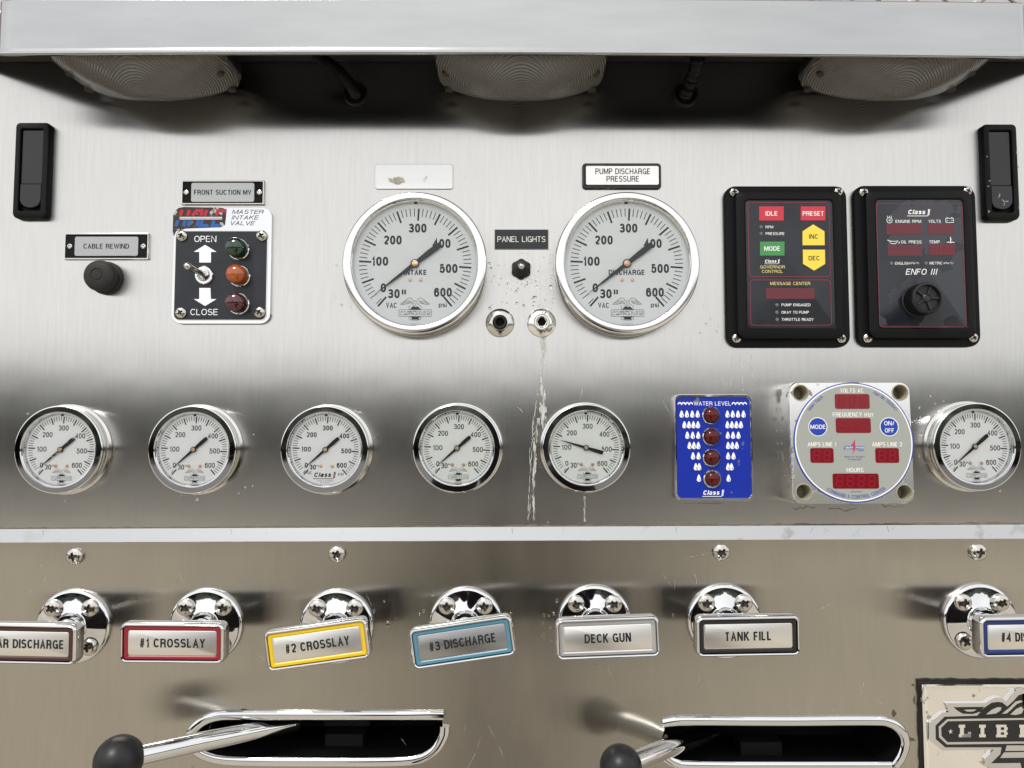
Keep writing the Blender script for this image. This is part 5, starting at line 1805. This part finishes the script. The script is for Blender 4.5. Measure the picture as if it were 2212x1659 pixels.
slab(2205, 2400, [(0, 0, .9, .2), (.08, .2, .42, .42), (.66, .2, 1, .42), (.08, .42, .92, .6), (.08, .6, .42, 1), (.62, .6, 1, 1)])
slab(2555, 2720, [(0, 0, 1, .26), (.33, .26, .67, .8), (.18, .8, .82, 1)])
slab(2800, 2985, [(0, 0, .35, .4), (.65, 0, 1, .4), (.2, .4, .8, .6), (.34, .6, .66, 1)])
for sx in (748, 2 * 1930 - 748):
    q0 = t.xy(*ze(sx, 1080), zl)
    e.poly([(q0[0] + (2.0 if i % 2 == 0 else .85) * math.cos(PI / 2 + PI * i / 5), q0[1] + (2.0 if i % 2 == 0 else .85) * math.sin(PI / 2 + PI * i / 5)) for i in range(10)], zl, .75)
e.build('raised_lettering', 'chrome_worn', emb, angle=20)

# ------------------------------------------------------------------ rain drops
wd = MB()
rq = random.Random(21)
def bead(u, v, r, z0, tall=1.0):
    q = P(u, v, z0 * .001)
    x, y = q.x * 1000, q.z * 1000
    n_ = 12
    rx, ry = r * rq.uniform(.8, 1.0), r * rq.uniform(.9, 1.25) * tall
    an = rq.uniform(-.5, .5)
    lp = []
    for f_, zz_ in ((1, 0), (.93, .22), (.75, .42), (.45, .56), (.15, .6)):
        ring = []
        for i in range(n_):
            a_ = 2 * PI * i / n_
            px_, py_ = rx * f_ * math.cos(a_), ry * f_ * math.sin(a_) - (1 - f_) * ry * .12
            ring.append((x + px_ * math.cos(an) - py_ * math.sin(an), y + px_ * math.sin(an) + py_ * math.cos(an), z0 + .03 + zz_ * r * 1.15))
        lp.append(ring)
    wd.loops(lp)
for i in range(105):
    u = rq.gauss(1130, 42)
    v = rq.gauss(612, 38)
    if not (1056 < u < 1204 and 545 < v < 672) or math.hypot(u - 1126, v - 577) < 26:
        continue
    bead(u, v, .36 * rq.choice((1, 1.1, 1.3, 1.5, 1.8, 2.2, 2.8, 3.4)), 0)
for i in range(26):
    bead(1193 + rq.uniform(-6, 3), rq.uniform(535, 660), .36 * rq.uniform(.8, 1.8), 0)
for (u, v, s_) in ((738, 659, 4), (725, 640, 2.5), (727, 574, 3), (757, 664, 2), (1058, 666, 5), (1178, 690, 4), (1525, 700, 3.5), (1535, 690, 2.5), (1512, 720, 3), (1520, 660, 2.4), (1548, 716, 2.6), (1552, 706, 2), (426, 1078, 5), (530, 1052, 3.5), (546, 1049, 3), (516, 1065, 2.5), (392, 1070, 2.5), (380, 1052, 2), (548, 938, 2.6), (60, 893, 3), (1270, 895, 2), (2010, 855, 3), (2020, 872, 2.6), (2038, 866, 2), (1986, 880, 3.6), (1990, 938, 4), (1988, 900, 3), (1985, 985, 4), (2160, 1060, 3), (1678, 930, 2.5), (1680, 957, 2.5), (2000, 1000, 3), (1184, 1128, 3), (700, 872, 2)):
    bead(u, v, .26 * s_, 0)
for (u, v, s_) in ((935, 1281, 6), (838, 1347, 6), (830, 1299, 3), (808, 1320, 4), (906, 1326, 4), (915, 1320, 4), (1104, 1326, 4), (1196, 1325, 4.5), (1203, 1297, 5), (1175, 1329, 4), (1185, 1329, 3), (1173, 1346, 3), (1189, 1357, 4), (1194, 1367, 4), (1174, 1373, 5.5), (1191, 1385, 4), (1454, 1329, 3.4), (429, 1577, 5), (417, 1581, 2.5), (1284, 1436, 4), (416, 1658, 3), (855, 1335, 2)):
    bead(u, v, .28 * s_, STEP, 1.2)
o = wd.build('rain_drops', 'water', None, angle=60)
on_panel(o, None, None, kind='stuff')
